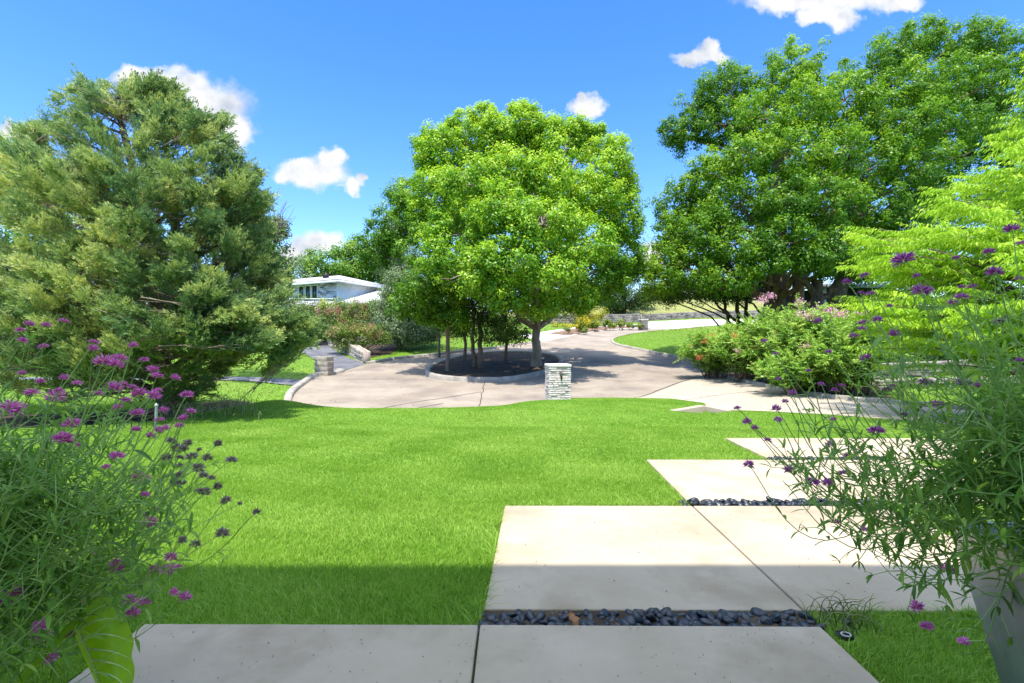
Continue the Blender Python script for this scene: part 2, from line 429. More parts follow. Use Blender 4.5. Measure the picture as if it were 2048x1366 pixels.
# street outline: near edge, left side, far side, right side
NEAR = [(-7.2,16.0),(-6.2,14.4),(-4.6,13.45),(-3.0,13.2),(-1.3,13.4),(0.1,14.7),(1.5,16.6),(3.0,17.6),(4.3,17.6)]
LEFT = [(-7.9,17.4),(-8.6,19.6),(-9.0,21.6),(-8.9,23.4),(-8.45,24.7)]
LEFT2 = [(-8.0,27.6),(-6.6,29.8),(-4.6,31.6),(-1.4,34.8),(2.2,39.0)]
FARE = [(4.2,42.5),(6.8,46.8),(10.5,51.0),(14.5,54.5)]
RIGHTE = [(15.8,51.2),(12.8,48.0),(9.9,44.5),(8.1,40.6),(7.75,38.0),(8.0,36.0),(9.0,33.0),(10.2,29.0),(10.7,26.6),(10.0,24.6)]
STREET = [tuple(p) for p in np.concatenate([smooth_line(NEAR, 5)[::-1][:-1], smooth_line([NEAR[0]]+LEFT, 4), np.array([(-8.3,26.2)]), smooth_line(LEFT2, 4), smooth_line(FARE, 4), smooth_line(RIGHTE, 4)])]
DRIVE = [(4.3,17.55),(5.0,18.4),(7.2,21.4),(9.9,24.4),(9.75,22.0),(9.75,18.2),(10.05,16.0),(10.9,14.3),(12.3,12.2),(16.0,7.4),(12.9,5.4),(9.75,9.4),(8.6,11.0),(7.5,12.1),(6.6,12.6),(5.75,12.9),(5.35,13.7),(5.75,15.0),(5.3,16.6)]
LDRIVE = [(-8.5,24.75),(-8.05,27.5),(-10.1,30.2),(-12.6,34.6),(-14.6,40),(-18,40),(-15.6,35.4),(-13.2,31.6),(-10.6,27.6),(-9.2,25.3)]
WDRIVE = [(2.3,39.1),(4.3,42.6),(6.9,46.9),(10.6,51.1),(14.6,54.6),(15.9,51.1),(22,53.2),(40,55),(40,59),(16,57.6),(10,53.8),(6.6,51.3),(3.6,47.6),(0.6,43.4)]
SIDEWALK = [(-8.95,22.1),(-30,22.1),(-30,21.1),(-8.98,21.1)]
ISLAND = [tuple(p) for p in smooth_line([(-4.2,25.0),(-3.6,23.1),(-2.2,22.2),(-0.2,22.3),(1.5,24.2),(2.6,27.0),(2.75,29.6),(1.6,31.6),(-0.6,32.2),(-2.7,30.6),(-3.9,27.8)], 6, True)]
DITCH = [(-7.95,17.5),(-7.55,15.6),(-7.3,14.2),(-7.7,12.8),(-8.8,11.6),(-10.5,10.6),(-14,9.6),(-30,8)]

ctrl = []
for x in (-14,-9,-5,-1,3,7,11,16,24,40,-24,-40):
    for y in (-6, 0, 4, 8, 10.5): ctrl.append((x, y, -0.05-0.036*max(0, y-2.4)))
for (x, y) in NEAR:
    ctrl.append((x, y-0.1, -0.05-0.04*(y-2.4)+0.02))
    ctrl.append((x+(0.9 if x < -5 else 0.1), y+1.2, street_z(y+1.2)))
for y in range(15, 56, 4):
    for x in (-6, -2, 2, 6):
        if in_poly(x, y, STREET): ctrl.append((x, y, street_z(y)))
for (x, y) in LEFT+LEFT2+FARE+RIGHTE[:8]: ctrl.append((x, y, street_z(y)))
ctrl += [(10.7,26.6,0.0),(9.9,24.4,-0.22),(9.75,21,-0.33),(9.75,18.2,-0.42),(10.0,16,-0.45),(12.3,12.2,-0.42),(16,7.4,-0.3),(7.4,15,-0.52),(6,18,-0.56),(7.3,12.2,-0.42),(9.75,9.4,-0.32)]
ctrl += [(14,15,-0.3),(14,19,-0.1),(14,24,0.25),(15,30,0.75),(16,38,1.6),(20,30,0.9),(24,36,1.2),(30,24,0.6),(20,20,0.3),(18,45,2.3)]
ctrl += [(-8.9,23.5,-0.18),(-11.2,21.4,-0.3),(-13,17,-0.55),(-10,14,-0.5),(-9.5,12.8,-0.42),(-20,22,-0.25),(-20,28,0.25),(-20,34,0.7),(-12,28,0.25),(-13.5,36,1.05),(-22,40,1.2),(-17,42,1.7),(-30,36,0.8),(-30,24,-0.2)]
ctrl += [(-5,34,0.95),(-8,36,1.15),(-5,38,1.35),(-10,33,0.8),(-2,40,1.6),(1,46,2.2)]
ctrl += [(-17,50,2.6),(-10,48,2.3),(-25,52,2.6),(-12,60,3.4),(-30,66,3.4)]
ctrl += [(0,56,3.9),(6,58,4.1),(12,60,4.3),(20,60,4.3),(30,60,4.2),(0,68,5.3),(12,66,5.4),(14,74,6.6),(22,72,7.3),(30,74,7.6),(38,72,7.0),(46,66,5.5),(18,84,6.6),(30,88,6.4),(4,80,5.6),(45,86,5.6)]
for a in range(0, 360, 18):
    r = 170; ctrl.append((r*math.sin(math.radians(a)), 30+r*math.cos(math.radians(a)), 4.0 if math.cos(math.radians(a)) > 0 else 0.5))
C = np.array(ctrl, float)
CS = 0.8
def _phi(dx, dy): return np.sqrt(dx*dx+dy*dy+CS*CS)
_n = len(C)
_A = np.zeros((_n+3, _n+3))
_A[:_n, :_n] = _phi(C[:, 0][:, None]-C[:, 0][None], C[:, 1][:, None]-C[:, 1][None])+np.eye(_n)*0.02
_A[:_n, _n:] = np.stack([np.ones(_n), C[:, 0]/100, C[:, 1]/100], 1)
_A[_n:, :_n] = _A[:_n, _n:].T
_W = np.linalg.solve(_A, np.concatenate([C[:, 2], np.zeros(3)]))
CULV = (4.75, 13.05)
def height(x, y):
    x = np.atleast_1d(np.asarray(x, float)); y = np.atleast_1d(np.asarray(y, float))
    sh = x.shape; x = x.ravel(); y = y.ravel()
    rx = np.hypot(x, y-30); k = np.minimum(1, 170/np.maximum(rx, 1e-6))
    xx, yy = x*k, 30+(y-30)*k
    z = np.empty(len(x))
    for i in range(0, len(x), 20000):
        s = slice(i, i+20000)
        z[s] = _phi(xx[s][:, None]-C[:, 0][None], yy[s][:, None]-C[:, 1][None]) @ _W[:_n] + _W[_n]+_W[_n+1]*xx[s]/100+_W[_n+2]*yy[s]/100
    plane = -0.06-0.040*np.clip(y-2.4, 0, None)
    t = np.clip((y-10.4)/1.8, 0, 1); t = t*t*(3-2*t)
    z = plane*(1-t)+z*t
    d = seg_dist(x, y, DITCH)
    z -= 0.75*np.exp(-(d/0.62)**2)
    z -= 0.75*np.exp(-((x-CULV[0])**2+(y-CULV[1])**2)/0.5**2)
    return z.reshape(sh)
def hz(x, y): return float(height([x], [y])[0])

def lin(a, b, s): return list(np.arange(a, b, s))
gx = np.array([-700,-400,-250,-150,-90]+lin(-60,-20,3)+lin(-20,-12,0.8)+lin(-12,18,0.25)+lin(18,30,0.8)+lin(30,62,3)+[90,150,250,400,700])
gy = np.array([-300,-120,-50,-20,-8,-3]+lin(0,12,0.3)+lin(12,36,0.25)+lin(36,62,0.7)+lin(62,110,2.5)+[110,150,250,450,900,1600])
X, Y = np.meshgrid(gx, gy)
Z = height(X, Y)
hard = np.zeros(X.shape, bool)
for pl in (STREET, DRIVE, LDRIVE, WDRIVE, SIDEWALK): hard |= in_poly(X, Y, pl)
Z = Z-np.where(hard, 0.10, 0)
Z = Z-np.where((Y < 8.5) & (Y > -8) & (X > -1.78) & (X < 7), 0, 0)
nx, ny = len(gx), len(gy)
idx = np.arange(nx*ny).reshape(ny, nx)
quads = np.stack([idx[:-1, :-1], idx[:-1, 1:], idx[1:, 1:], idx[1:, :-1]], -1).reshape(-1, 4)
mb = MB(); mb.add(np.stack([X, Y, Z], -1).reshape(-1, 3), quads)
tag(mb.build('ground', M['turf'], smooth=True), kind='structure')

def drape(name, poly, mat, dz, step=0.45, thick=0):
    poly = [tuple(p) for p in poly]
    pts = []
    n = len(poly)
    for i in range(n):
        a, b = np.array(poly[i]), np.array(poly[(i+1) % n])
        k = max(1, int(np.linalg.norm(b-a)/step))
        for j in range(k): pts.append(tuple(a+(b-a)*j/k))
    nb = len(pts)
    arr = np.array(poly)
    xs = np.arange(arr[:, 0].min(), arr[:, 0].max(), step); ys = np.arange(arr[:, 1].min(), arr[:, 1].max(), step)
    GX, GY = np.meshgrid(xs, ys); GX, GY = GX.ravel(), GY.ravel()
    ins = in_poly(GX, GY, poly) & (seg_dist(GX, GY, poly+[poly[0]]) > step*0.4)
    allp = pts+list(zip(GX[ins], GY[ins]))
    r = geometry.delaunay_2d_cdt([Vector(p) for p in allp], [], [list(range(nb))], 1, 1e-5)
    v = np.array([(p.x, p.y) for p in r[0]])
    V = np.column_stack([v, height(v[:, 0], v[:, 1])+dz])
    m = MB(); m.add(V, [tuple(f) for f in r[2]])
    return tag(m.build(name, mat, smooth=True), kind='structure')

drape('street', STREET, M['street'], 0.0)
drape('driveway', DRIVE, M['drive'], 0.012)
drape('driveway', LDRIVE, M['asphalt'], 0.012)
drape('driveway', WDRIVE, M['white_drive'], 0.012, 0.8)
drape('sidewalk', SIDEWALK, M['asphalt'], 0.02, 0.6)

def curb(line, h=0.14, w=0.2, mat='curb', off=0.0, name='curb', jit=0.0):
    """rounded kerb along a 2-D line"""
    p = np.asarray(line, float)
    t = np.gradient(p, axis=0); t /= np.linalg.norm(t, axis=1)[:, None]
    nrm = np.column_stack([-t[:, 1], t[:, 0]])
    prof = [(-w/2, -0.15), (-w/2, h*0.75), (-w/2+0.04, h), (w/2-0.04, h), (w/2, h*0.8), (w/2, -0.15)]
    z = height(p[:, 0], p[:, 1])
    rows = []
    for a, b in prof:
        q = p+nrm*(a+off)
        rows.append(np.column_stack([q, z+b+rng.normal(0, jit, len(p))*(b > 0)]))
    V = np.stack(rows, 1); k = len(prof); n = len(p)
    i = np.arange(n-1)[:, None]*k; j = np.arange(k-1)[None]
    q = np.stack([i+j, i+j+1, i+k+j+1, i+k+j], -1).reshape(-1, 4)
    m = MB(); m.add(V.reshape(-1, 3), q); m.add(V[0], [tuple(range(k))]); m.add(V[-1], [tuple(range(k))[::-1]])
    return tag(m.build(name, M[mat]), kind='structure')
curb(smooth_line([NEAR[0]]+LEFT+[(-8.7,25.0)], 5), 0.15, 0.26)
curb(smooth_line(LEFT2, 5))
curb(smooth_line(RIGHTE[3:], 5), jit=0.008)
curb(smooth_line([(9.95,24.5),(9.75,22),(9.75,18.2),(10.05,16),(10.9,14.3),(12.3,12.2),(16,7.4)], 8), 0.13, 0.2, jit=0.014)
curb(np.array(ISLAND+ISLAND[:2]), 0.2, 0.24, jit=0.006)
M['hill_turf'] = surf('hill_turf', (0.17,0.19,0.05), (0.26,0.27,0.085), 0.5, 0.95, 0.6, 20, c3=(0.30,0.27,0.11), scale3=0.12)
drape('hill', [(3.2,54.0),(7,55.2),(11,57),(15,58.9),(25,60.2),(34,60.8),(60,60),(62,92),(0,92),(-2,60)], M['hill_turf'], 0.10, 1.4)
isl = drape('island_ground', ISLAND, M['soil'], 0.10, 0.4)
mulch = drape('mulch_bed', [(3.3,45.5),(4.9,44.0),(7.3,47.6),(10.8,51.6),(13.2,53.6),(12.4,54.6),(9.4,52.6),(6.2,49.8)], M['mulch'], 0.05, 0.5)
drape('bed_soil', [(-8.7,29.2),(-7.6,31.6),(-7.9,36.6),(-12.4,36.6),(-10.9,32.0)], M['soil'], 0.02, 0.5)
drape('bed_soil', [(10.1,24.2),(10.0,18.2),(10.5,15.8),(11.5,14.8),(12.4,17),(12.4,22),(11.6,25.6)], M['soil'], 0.02, 0.5)

drape('ditch_soil', [(-7.6,17.9),(-8.5,17.7),(-9.0,15.8),(-8.9,14.6),(-9.3,13.4),(-10.4,12.4),(-12.5,11.9),(-16,11.2),(-16,9.0),(-12,9.55),(-10.2,9.95),(-8.6,10.7),(-7.6,11.9),(-7.0,13.2),(-6.95,14.6),(-7.2,16.2)], M['soil'], 0.03, 0.3)

def ribbon(line, w, dz, mat, name):
    p = smooth_line(line, 10)
    p = p+rng.normal(0, 0.015, p.shape)
    t = np.gradient(p, axis=0); t /= np.linalg.norm(t, axis=1)[:, None]
    nrm = np.column_stack([-t[:, 1], t[:, 0]])*w/2
    a, b = p+nrm, p-nrm
    V = np.concatenate([np.column_stack([a, height(a[:, 0], a[:, 1])+dz]), np.column_stack([b, height(b[:, 0], b[:, 1])+dz])])
    n = len(p); i = np.arange(n-1)
    m = MB(); m.add(V, np.stack([i, i+1, i+n+1, i+n], -1))
    return tag(m.build(name, mat), kind='structure')
ribbon([(-4.2,15.0),(-3.2,16.4),(-2.4,17.4)], 0.05, 0.007, M['tar'], 'street_joint')
ribbon([(-4.4,15.9),(-3.6,17.2),(-2.2,18.6),(-1.2,19.6)], 0.035, 0.007, M['tar'], 'street_joint')
ribbon([(-1.1,14.3),(-1.15,18.5),(-1.2,22.0)], 0.03, 0.007, M['tar'], 'street_joint')
ribbon([(4.35,17.7),(7.2,21.5),(9.8,24.4)], 0.04, 0.016, M['tar'], 'street_joint')
ribbon([(5.6,16.2),(7.6,17.6),(9.7,18.2)], 0.03, 0.016, M['tar'], 'street_joint')

# ------------------------------------------------------------------ path slabs, pebble strips
def slab_z(y): return -0.05-SLOPE*(y-2.617)
def slab(corners, zf, label=None):
    """corners near-left, near-right, far-right, far-left"""
    m = MB()
    top = [(x, y, zf(y)) for x, y in corners]; bot = [(x, y, zf(y)-0.13) for x, y in corners]
    m.hexa(np.array(bot+top))
    o = m.build('path_slab', M['concrete'], bevel=0.008)
    return tag(o, kind='structure')
flat = lambda y: 0.0
slab([(-1.80,-3.0),(-0.172,-3.0),(-0.162,2.388),(-1.757,2.395)], flat)
slab([(-0.162,-3.0),(1.42,-3.0),(1.462,2.372),(-0.152,2.388)], flat)
slab([(-0.147,2.617),(1.515,2.605),(1.602,4.455),(-0.064,4.462)], slab_z)
slab([(1.527,2.605),(3.18,2.59),(3.30,4.45),(1.614,4.455)], slab_z)
slab([(1.62,4.63),(3.30,4.62),(3.42,6.48),(1.745,6.49)], slab_z)
slab([(3.312,4.62),(5.0,4.61),(5.1,6.47),(3.432,6.48)], slab_z)
slab([(3.37,6.64),(5.05,6.63),(5.2,8.24),(3.52,8.25)], slab_z)
slab([(5.062,6.63),(6.8,6.62),(6.95,8.23),(5.212,8.24)], slab_z)
PATHS = [[(-1.82,-3),(1.47,-3),(1.47,2.40),(-1.78,2.41)],[(-0.16,2.38),(1.5,2.38),(1.53,2.60),(3.2,2.585),(3.31,4.47),(-0.07,4.47)],[(1.6,4.44),(5.0,4.44),(5.11,6.5),(1.73,6.5)],[(3.36,6.46),(6.85,6.46),(6.97,8.26),(3.5,8.26)]]
# soil bed under the strips
def bed(poly, z):
    m = MB(); m.add([(x, y, z-SLOPE*(y-2.5)) for x, y in poly], [tuple(range(len(poly)))])
    tag(m.build('strip_soil', M['soil']), kind='structure')
bed([(-0.16,2.39),(1.5,2.375),(1.515,2.604),(-0.148,2.616)], -0.054)
bed([(-0.075,4.463),(3.3,4.452),(3.31,4.62),(1.61,4.63)], -0.068)
bed([(1.745,6.492),(5.1,6.472),(5.06,6.632),(3.37,6.64)], -0.068)

def ico(sub):
    import bmesh
    bm = bmesh.new(); bmesh.ops.create_icosphere(bm, subdivisions=sub, radius=1)
    V = np.array([v.co[:] for v in bm.verts]); Fc = np.array([[v.index for v in f.verts] for f in bm.faces])
    bm.free(); return V, Fc
def lump(V, amp, seed, freq=1.6):
    r = np.random.default_rng(seed)
    out = np.ones(len(V))
    for _ in range(7):
        d = r.normal(size=3)*freq; ph = r.uniform(0, 6.28)
        out += amp/2.6*np.sin(V @ d+ph)
    return V*out[:, None]
IV, IF = ico(3)
peb_meshes = []
for i in range(9):
    V = lump(IV, 0.22, 100+i)*np.array([1.0, 0.62+0.06*(i % 3), 0.48+0.07*(i % 4)])
    m = MB(); m.add(V, IF)
    me = m.mesh('pebble', True); me.materials.append(M['pebble']); peb_meshes.append(me)
def pebble(x, y, z, s, label, group):
    o = bpy.data.objects.new('pebble', random.choice(peb_meshes)); COL.objects.link(o)
    o.location = (x, y, z); o.scale = (s, s*random.uniform(0.85, 1.1), s*random.uniform(0.9, 1.15))
    o.rotation_euler = (random.uniform(-0.7, 0.7), random.uniform(-0.7, 0.7), random.uniform(0, PI))
    tag(o, label, 'pebble', group)
def pebble_strip(x0, x1, y0, y1, rows, cols, z, s, label, group, tops):
    for r in range(rows):
        for c in range(cols):
            x = x0+(x1-x0)*(c+0.5+random.uniform(-0.32, 0.32)+(0.25 if r % 2 else -0.25))/cols
            y = y0+(y1-y0)*(r+0.5+random.uniform(-0.2, 0.2))/rows
            pebble(x, y, z-SLOPE*(y-2.5)+random.uniform(-0.008, 0.008), s*random.uniform(0.78, 1.15), label, group)
    for _ in range(tops):
        x = random.uniform(x0+0.03, x1-0.03); y = random.uniform(y0+(y1-y0)*0.25, y0+(y1-y0)*0.8)
        pebble(x, y, z-SLOPE*(y-2.5)+0.020, s*random.uniform(0.8, 1.1), label, group)
pebble_strip(-0.17, 1.53, 2.395, 2.60, 5, 27, -0.060, 0.034, 'glossy black pebble lying in the strip between the two nearest concrete slabs', 'black pebbles in the nearest strip', 22)
pebble_strip(1.55, 3.32, 4.468, 4.618, 3, 29, -0.05, 0.037, 'small black pebble lying in the second strip, under the purple flowers', 'black pebbles in the second strip', 12)
pebble_strip(3.35, 5.0, 6.50, 6.63, 2, 25, -0.05, 0.036, 'small black pebble lying in the farthest strip of the path', 'black pebbles in the farthest strip', 0)
pebble(1.675, 2.50, -0.05, 0.032, 'lone black pebble in the bare soil beside the pebble strip', None)
# dry leaf on the pebbles
m = MB()
n = 9
o_ = []
for i in range(n):
    t = i/(n-1); w = 0.026*math.sin(PI*min(1, t*0.95+0.06))**0.7*(1+0.25*math.sin(i*2.3))
    for s in (-1, 0, 1): o_.append((s*w, (t-0.5)*0.085, 0.012*abs(s)+0.012*math.sin(t*5)))
q = np.array([[i*3+j, i*3+j+1, i*3+j+4, i*3+j+3] for i in range(n-1) for j in range(2)])
m.add(o_, q)
dl = m.build('dry_leaf', M['deadleaf'], smooth=True)
dl.location = P(1143, 1238, 2.43); dl.rotation_euler = (0.7, 0.2, 0.5)
tag(dl, 'curled brown dry leaf lying on the black pebbles', 'leaf')

# little cap in the grass beside the slab: black disc with a pale ring
t = empty('sprinkler_cap', (1.585, 2.385, -0.09), 'small black sprinkler cap with a pale ring, in soil beside the slab corner', 'sprinkler')
m = MB()
a = np.arange(24)/24*2*PI
def disc(m, r, z0, z1, cx=1.585, cy=2.385, ry=0.8):
    r0 = np.column_stack([cx+r*np.cos(a), cy+r*ry*np.sin(a), np.full(24, z0)]); r1 = r0+np.array([0, 0, z1-z0]); r1[:, :2] = (r1[:, :2]-[cx, cy])*0.9+[cx, cy]
    V = np.concatenate([r0, r1]); i = np.arange(24); j = (i+1) % 24
    m.add(V, np.stack([i, j, j+24, i+24], -1)); m.add(r1, [tuple(range(24))])
disc(m, 0.045, -0.09, -0.045)
m.build('body', M['black_metal'], t)
m = MB()
ring = np.column_stack([1.59+0.021*np.cos(a), 2.38+0.018*np.sin(a), np.full(24, -0.044)])
m.tube(np.concatenate([ring, ring[:2]]), 0.0035, 5)
m.build('ring', M['white_paint'], t)

# ------------------------------------------------------------------ masonry
def stone_wall(name, line, h, mat, label, cat='wall', thick=0.4, course=0.2, blk=0.5, jit=0.03, zs=None, cap=None, group=None, smooth_n=0, sink=0.25, flat_top=False):
    p = smooth_line(line, smooth_n) if smooth_n else np.asarray(line, float)
    t = empty(name, (p[0][0], p[0][1], hz(*p[0])), label, cat, group)
    bpy.context.view_layer.update()
    core, m = MB(), MB()
    ztop_all = [hz(*q)+h for q in p] if zs is None else zs
    for k in range(len(p)-1):
        a, b = p[k], p[k+1]
        L = np.linalg.norm(b-a); d = (b-a)/L; nr = np.array([-d[1], d[0]])
        za, zb = ztop_all[k], ztop_all[k+1]
        g = min(hz(*a), hz(*b))-sink
        V = []
        for zz in (0, 1):
            for q, ztop in ((a-nr*(thick/2-0.05), za), (b-nr*(thick/2-0.05), zb), (b+nr*(thick/2-0.05), zb), (a+nr*(thick/2-0.05), za)):
                V.append((*q, (ztop-0.03) if zz else g))
        core.hexa(np.array(V))
        nc = max(1, int(round((max(za, zb)-g)/course)))
        for c in range(nc):
            s = -random.uniform(0, blk)*0.5
            while s < L:
                w = blk*random.uniform(0.6, 1.4); e = min(s+w, L); s0 = max(s, 0)
                if e-s0 > 0.04:
                    for sd in (-1, 1):
                        zt0 = g+(za+(zb-za)*s0/L-g)*(c+1)/nc; zt1 = g+(za+(zb-za)*e/L-g)*(c+1)/nc
                        zb0 = g+(za+(zb-za)*s0/L-g)*c/nc; zb1 = g+(za+(zb-za)*e/L-g)*c/nc
                        o = thick/2+random.uniform(-jit, jit); gp = min(0.012, course*0.06)
                        i0, i1 = a+d*(s0+gp), a+d*(e-gp)
                        inn = nr*sd*(thick/2-0.12); ot = nr*sd*o
                        rz = lambda: random.uniform(-0.25, 0.25)*jit
                        V = np.array([(*(i0+inn), zb0+gp), (*(i1+inn), zb1+gp), (*(i1+ot), zb1+gp+rz()), (*(i0+ot), zb0+gp+rz()),
                                      (*(i0+inn), zt0-gp), (*(i1+inn), zt1-gp), (*(i1+ot), zt1-gp+rz()), (*(i0+ot), zt0-gp+rz())])
                        if sd < 0: V = V[[1,0,3,2,5,4,7,6]]
                        m.hexa(V)
                s += w
    core.build('mortar', M['mortar'], t)
    m.build('stones', M[mat], t, bevel=0.012)
    if cap:
        cm = MB()
        for k in range(len(p)-1):
            a, b = p[k], p[k+1]; d = (b-a)/np.linalg.norm(b-a); nr = np.array([-d[1], d[0]])
            V = []
            for zz in (0, cap):
                for q, zt in ((a-nr*(thick/2+0.05), ztop_all[k]), (b-nr*(thick/2+0.05), ztop_all[k+1]), (b+nr*(thick/2+0.05), ztop_all[k+1]), (a+nr*(thick/2+0.05), ztop_all[k])):
                    V.append((*q, zt+zz))
            cm.hexa(np.array(V))
        cm.build('coping', M['cap_stone'], t, bevel=0.015)
    return t

def pillar(name, px0, px1, pytop, pybot, y, mat, label, course, blk, jit, cap, rot=0.0, depth=None, slot=False, cat='pillar'):
    c = P((px0+px1)/2, pybot, y)
    w = (px1-px0)/F*y; h = (pybot-pytop)/F*y
    dp = depth or w
    zb = c[2]
    cx, cy = c[0], y+dp/2
    t = empty(name, (cx, cy, zb), label, cat)
    bpy.context.view_layer.update()
    core, m = MB(), MB()
    core.box((cx-w/2+0.04, cy-dp/2+0.04, zb-0.5), (cx+w/2-0.04, cy+dp/2-0.04, zb+h-0.06), rot, (cx, cy))
    nc = int(round((h+0.3-cap)/course))
    z = zb-0.3
    ch = (h+0.3-cap)/nc
    for i in range(nc):
        for (ax, L, fx) in (((1, 0), w, (0, -1)), ((1, 0), w, (0, 1)), ((0, 1), dp, (-1, 0)), ((0, 1), dp, (1, 0))):
            s = -L/2-random.uniform(0, blk*0.6)
            while s < L/2:
                e = s+blk*random.uniform(0.6, 1.4)
                a0, a1 = max(s, -L/2)+0.003, min(e, L/2)-0.003
                if a1-a0 > 0.02:
                    o = (dp if fx[1] else w)/2+random.uniform(-jit, jit)*0.8; inn = (dp if fx[1] else w)/2-0.09
                    g = 0.004; zz = [z+i*ch+g+random.uniform(0, g), z+(i+1)*ch-g-random.uniform(0, g)]
                    lo, hi = min(inn, o), max(inn, o)
                    if fx[1]:
                        yy = (cy+lo, cy+hi) if fx[1] > 0 else (cy-hi, cy-lo)
                        m.box((cx+a0, yy[0], zz[0]), (cx+a1, yy[1], zz[1]), rot, (cx, cy))
                    else:
                        xx = (cx+lo, cx+hi) if fx[0] > 0 else (cx-hi, cx-lo)
                        m.box((xx[0], cy+a0, zz[0]), (xx[1], cy+a1, zz[1]), rot, (cx, cy))
                s = e
    core.build('mortar', M['mortar'], t)
    m.build('stones', M[mat], t, bevel=min(0.012, course*0.12))
    if cap:
        cm = MB(); cm.box((cx-w/2-0.02, cy-dp/2-0.02, zb+h-cap), (cx+w/2+0.02, cy+dp/2+0.02, zb+h), rot, (cx, cy))
        cm.build('capstone', M['cap_stone'], t, bevel=0.02)
    if slot:
        sm = MB()
        x0 = cx+w*0.02; zt = zb+h*0.83
        V = []
        for yy in (cy-dp/2-0.055, cy-dp/2+0.02):
            V += [(x0+0.055, yy, zt-0.26), (x0+0.095, yy, zt-0.26), (x0+0.095, yy, zt), (x0+0.015, yy, zt)]
        V = np.array(V)
        sm.add(V, [(0,1,2,3),(7,6,5,4),(1,0,4,5),(2,1,5,6),(3,2,6,7),(0,3,7,4)])
        sm.build('bracket', M['dark_metal'], t)
    return t

pillar('mailbox_pillar', 1095, 1140, 729, 808, 15.6, 'white_stone', 'white ledgestone mailbox pillar with flat cap at the lawn edge', 0.07, 0.24, 0.018, 0.09, 0.10, 0.72, True, 'mailbox')
pillar('stone_pillar', 630, 657, 713, 749, 23.3, 'tan_stone', 'squat tan limestone block pillar beside the asphalt driveway', 0.23, 0.7, 0.02, 0.0, -0.12)
pillar('stone_pillar', 1281, 1296, 638, 655, 50.5, 'grey_stone', 'distant grey stone pillar at the end of the white driveway', 0.2, 0.6, 0.02, 0.12, 0.1)
# retaining walls
stone_wall('retaining_wall', [(-8.15,28.0),(-10.2,31.4),(-12.6,35.2),(-14.6,39.5)], 0.72, 'tan_stone', 'stepped limestone block retaining wall along the asphalt driveway', thick=0.5, course=0.3, blk=0.9, zs=[hz(-8.1,28)+0.62, hz(-10.2,31.4)+0.75, hz(-12.6,35.2)+0.8, hz(-14.6,39.5)+0.9])
stone_wall('retaining_wall', [(-12.0,37.6),(-8.4,37.6),(-5.6,38.4)], 0.75, 'grey_stone', 'grey fieldstone retaining wall behind the sapling lawn', thick=0.5, course=0.24, blk=0.6)
stone_wall('retaining_wall', [(3.6,52.8),(7.0,54.4),(11.0,56.2),(14.6,57.7)], 0.95, 'grey_stone', 'curved grey stone retaining wall under the dark evergreen on the hillside', thick=0.5, course=0.26, blk=0.55, smooth_n=3)
stone_wall('retaining_wall', [(15.0,58.2),(19,58.8),(25,59.6),(33,60.0)], 0.75, 'grey_stone', 'long low stone retaining wall at the foot of the grassy hill', thick=0.5, course=0.22, blk=0.5)
stone_wall('garden_wall', [(13.3,19.6),(15.6,19.2),(18.4,18.9)], 0.55, 'grey_stone', 'low dark stacked stone wall under the lime green cypress', thick=0.5, course=0.11, blk=0.5)
stone_wall('garden_wall', [(12.6,17.4),(15.0,17.0),(18.6,16.6)], 0.28, 'grey_stone', 'low stone edging in front of the stacked stone wall', thick=0.6, course=0.11, blk=0.5)
# culvert head wall under the driveway
t = empty('culvert', (5.3, 13.6, -0.5), 'v shaped concrete culvert wing wall where driveway meets lawn', 'culvert')
bpy.context.view_layer.update()
def wing(name, a, b, za, zb, w=0.2):
    a, b = np.array(a), np.array(b); d = (b-a)/np.linalg.norm(b-a); n = np.array([-d[1], d[0]])*w/2
    V = [(*(a-n), -1.3), (*(b-n), -1.3), (*(b+n), -1.3), (*(a+n), -1.3), (*(a-n), za), (*(b-n), zb), (*(b+n), zb), (*(a+n), za)]
    m = MB(); m.hexa(np.array(V)); m.build(name, M['drive'], t, bevel=0.015)
wing('wing', (3.45, 12.55), (5.22, 13.72), -0.47, -0.40)
wing('wing', (5.30, 13.70), (5.95, 12.55), -0.402, -0.47)
# ditch rocks and the culvert stones at the street edge
for i, (px, py, y, s) in enumerate([(560,803,16.6,0.4),(545,812,15.9,0.34),(578,808,16.4,0.36),(520,815,15.0,0.3),(505,822,14.4,0.26),(470,838,13.4,0.3),(448,846,13.0,0.22),(490,832,13.8,0.25),(430,850,12.8,0.24)]):
    V = lump(ico(3)[0], 0.35, 300+i, 2.2)*np.array([1.2, 0.9, 0.6])*s
    c = P(px, py, y); c[2] = hz(c[0], c[1])+s*0.2
    m = MB(); m.add(V, IF)
    o = m.build('ditch_rock', M['grey_stone'], smooth=False); o.location = c; o.rotation_euler = (0.2*i, 0.1*i, i*1.1)
    tag(o, ['dark boulder at the culvert mouth beside the street edge','rough stone at the head of the dry ditch','broken block under the kerb end of the street','flat stone on the shaded ditch bank','small stone in the middle of the ditch','pale stone in the ditch beside the sunny lawn','little pale stone lowest in the ditch','angular stone between two others in the ditch','last small stone before the dry weeds'][i], 'rock', 'stones along the drainage ditch')

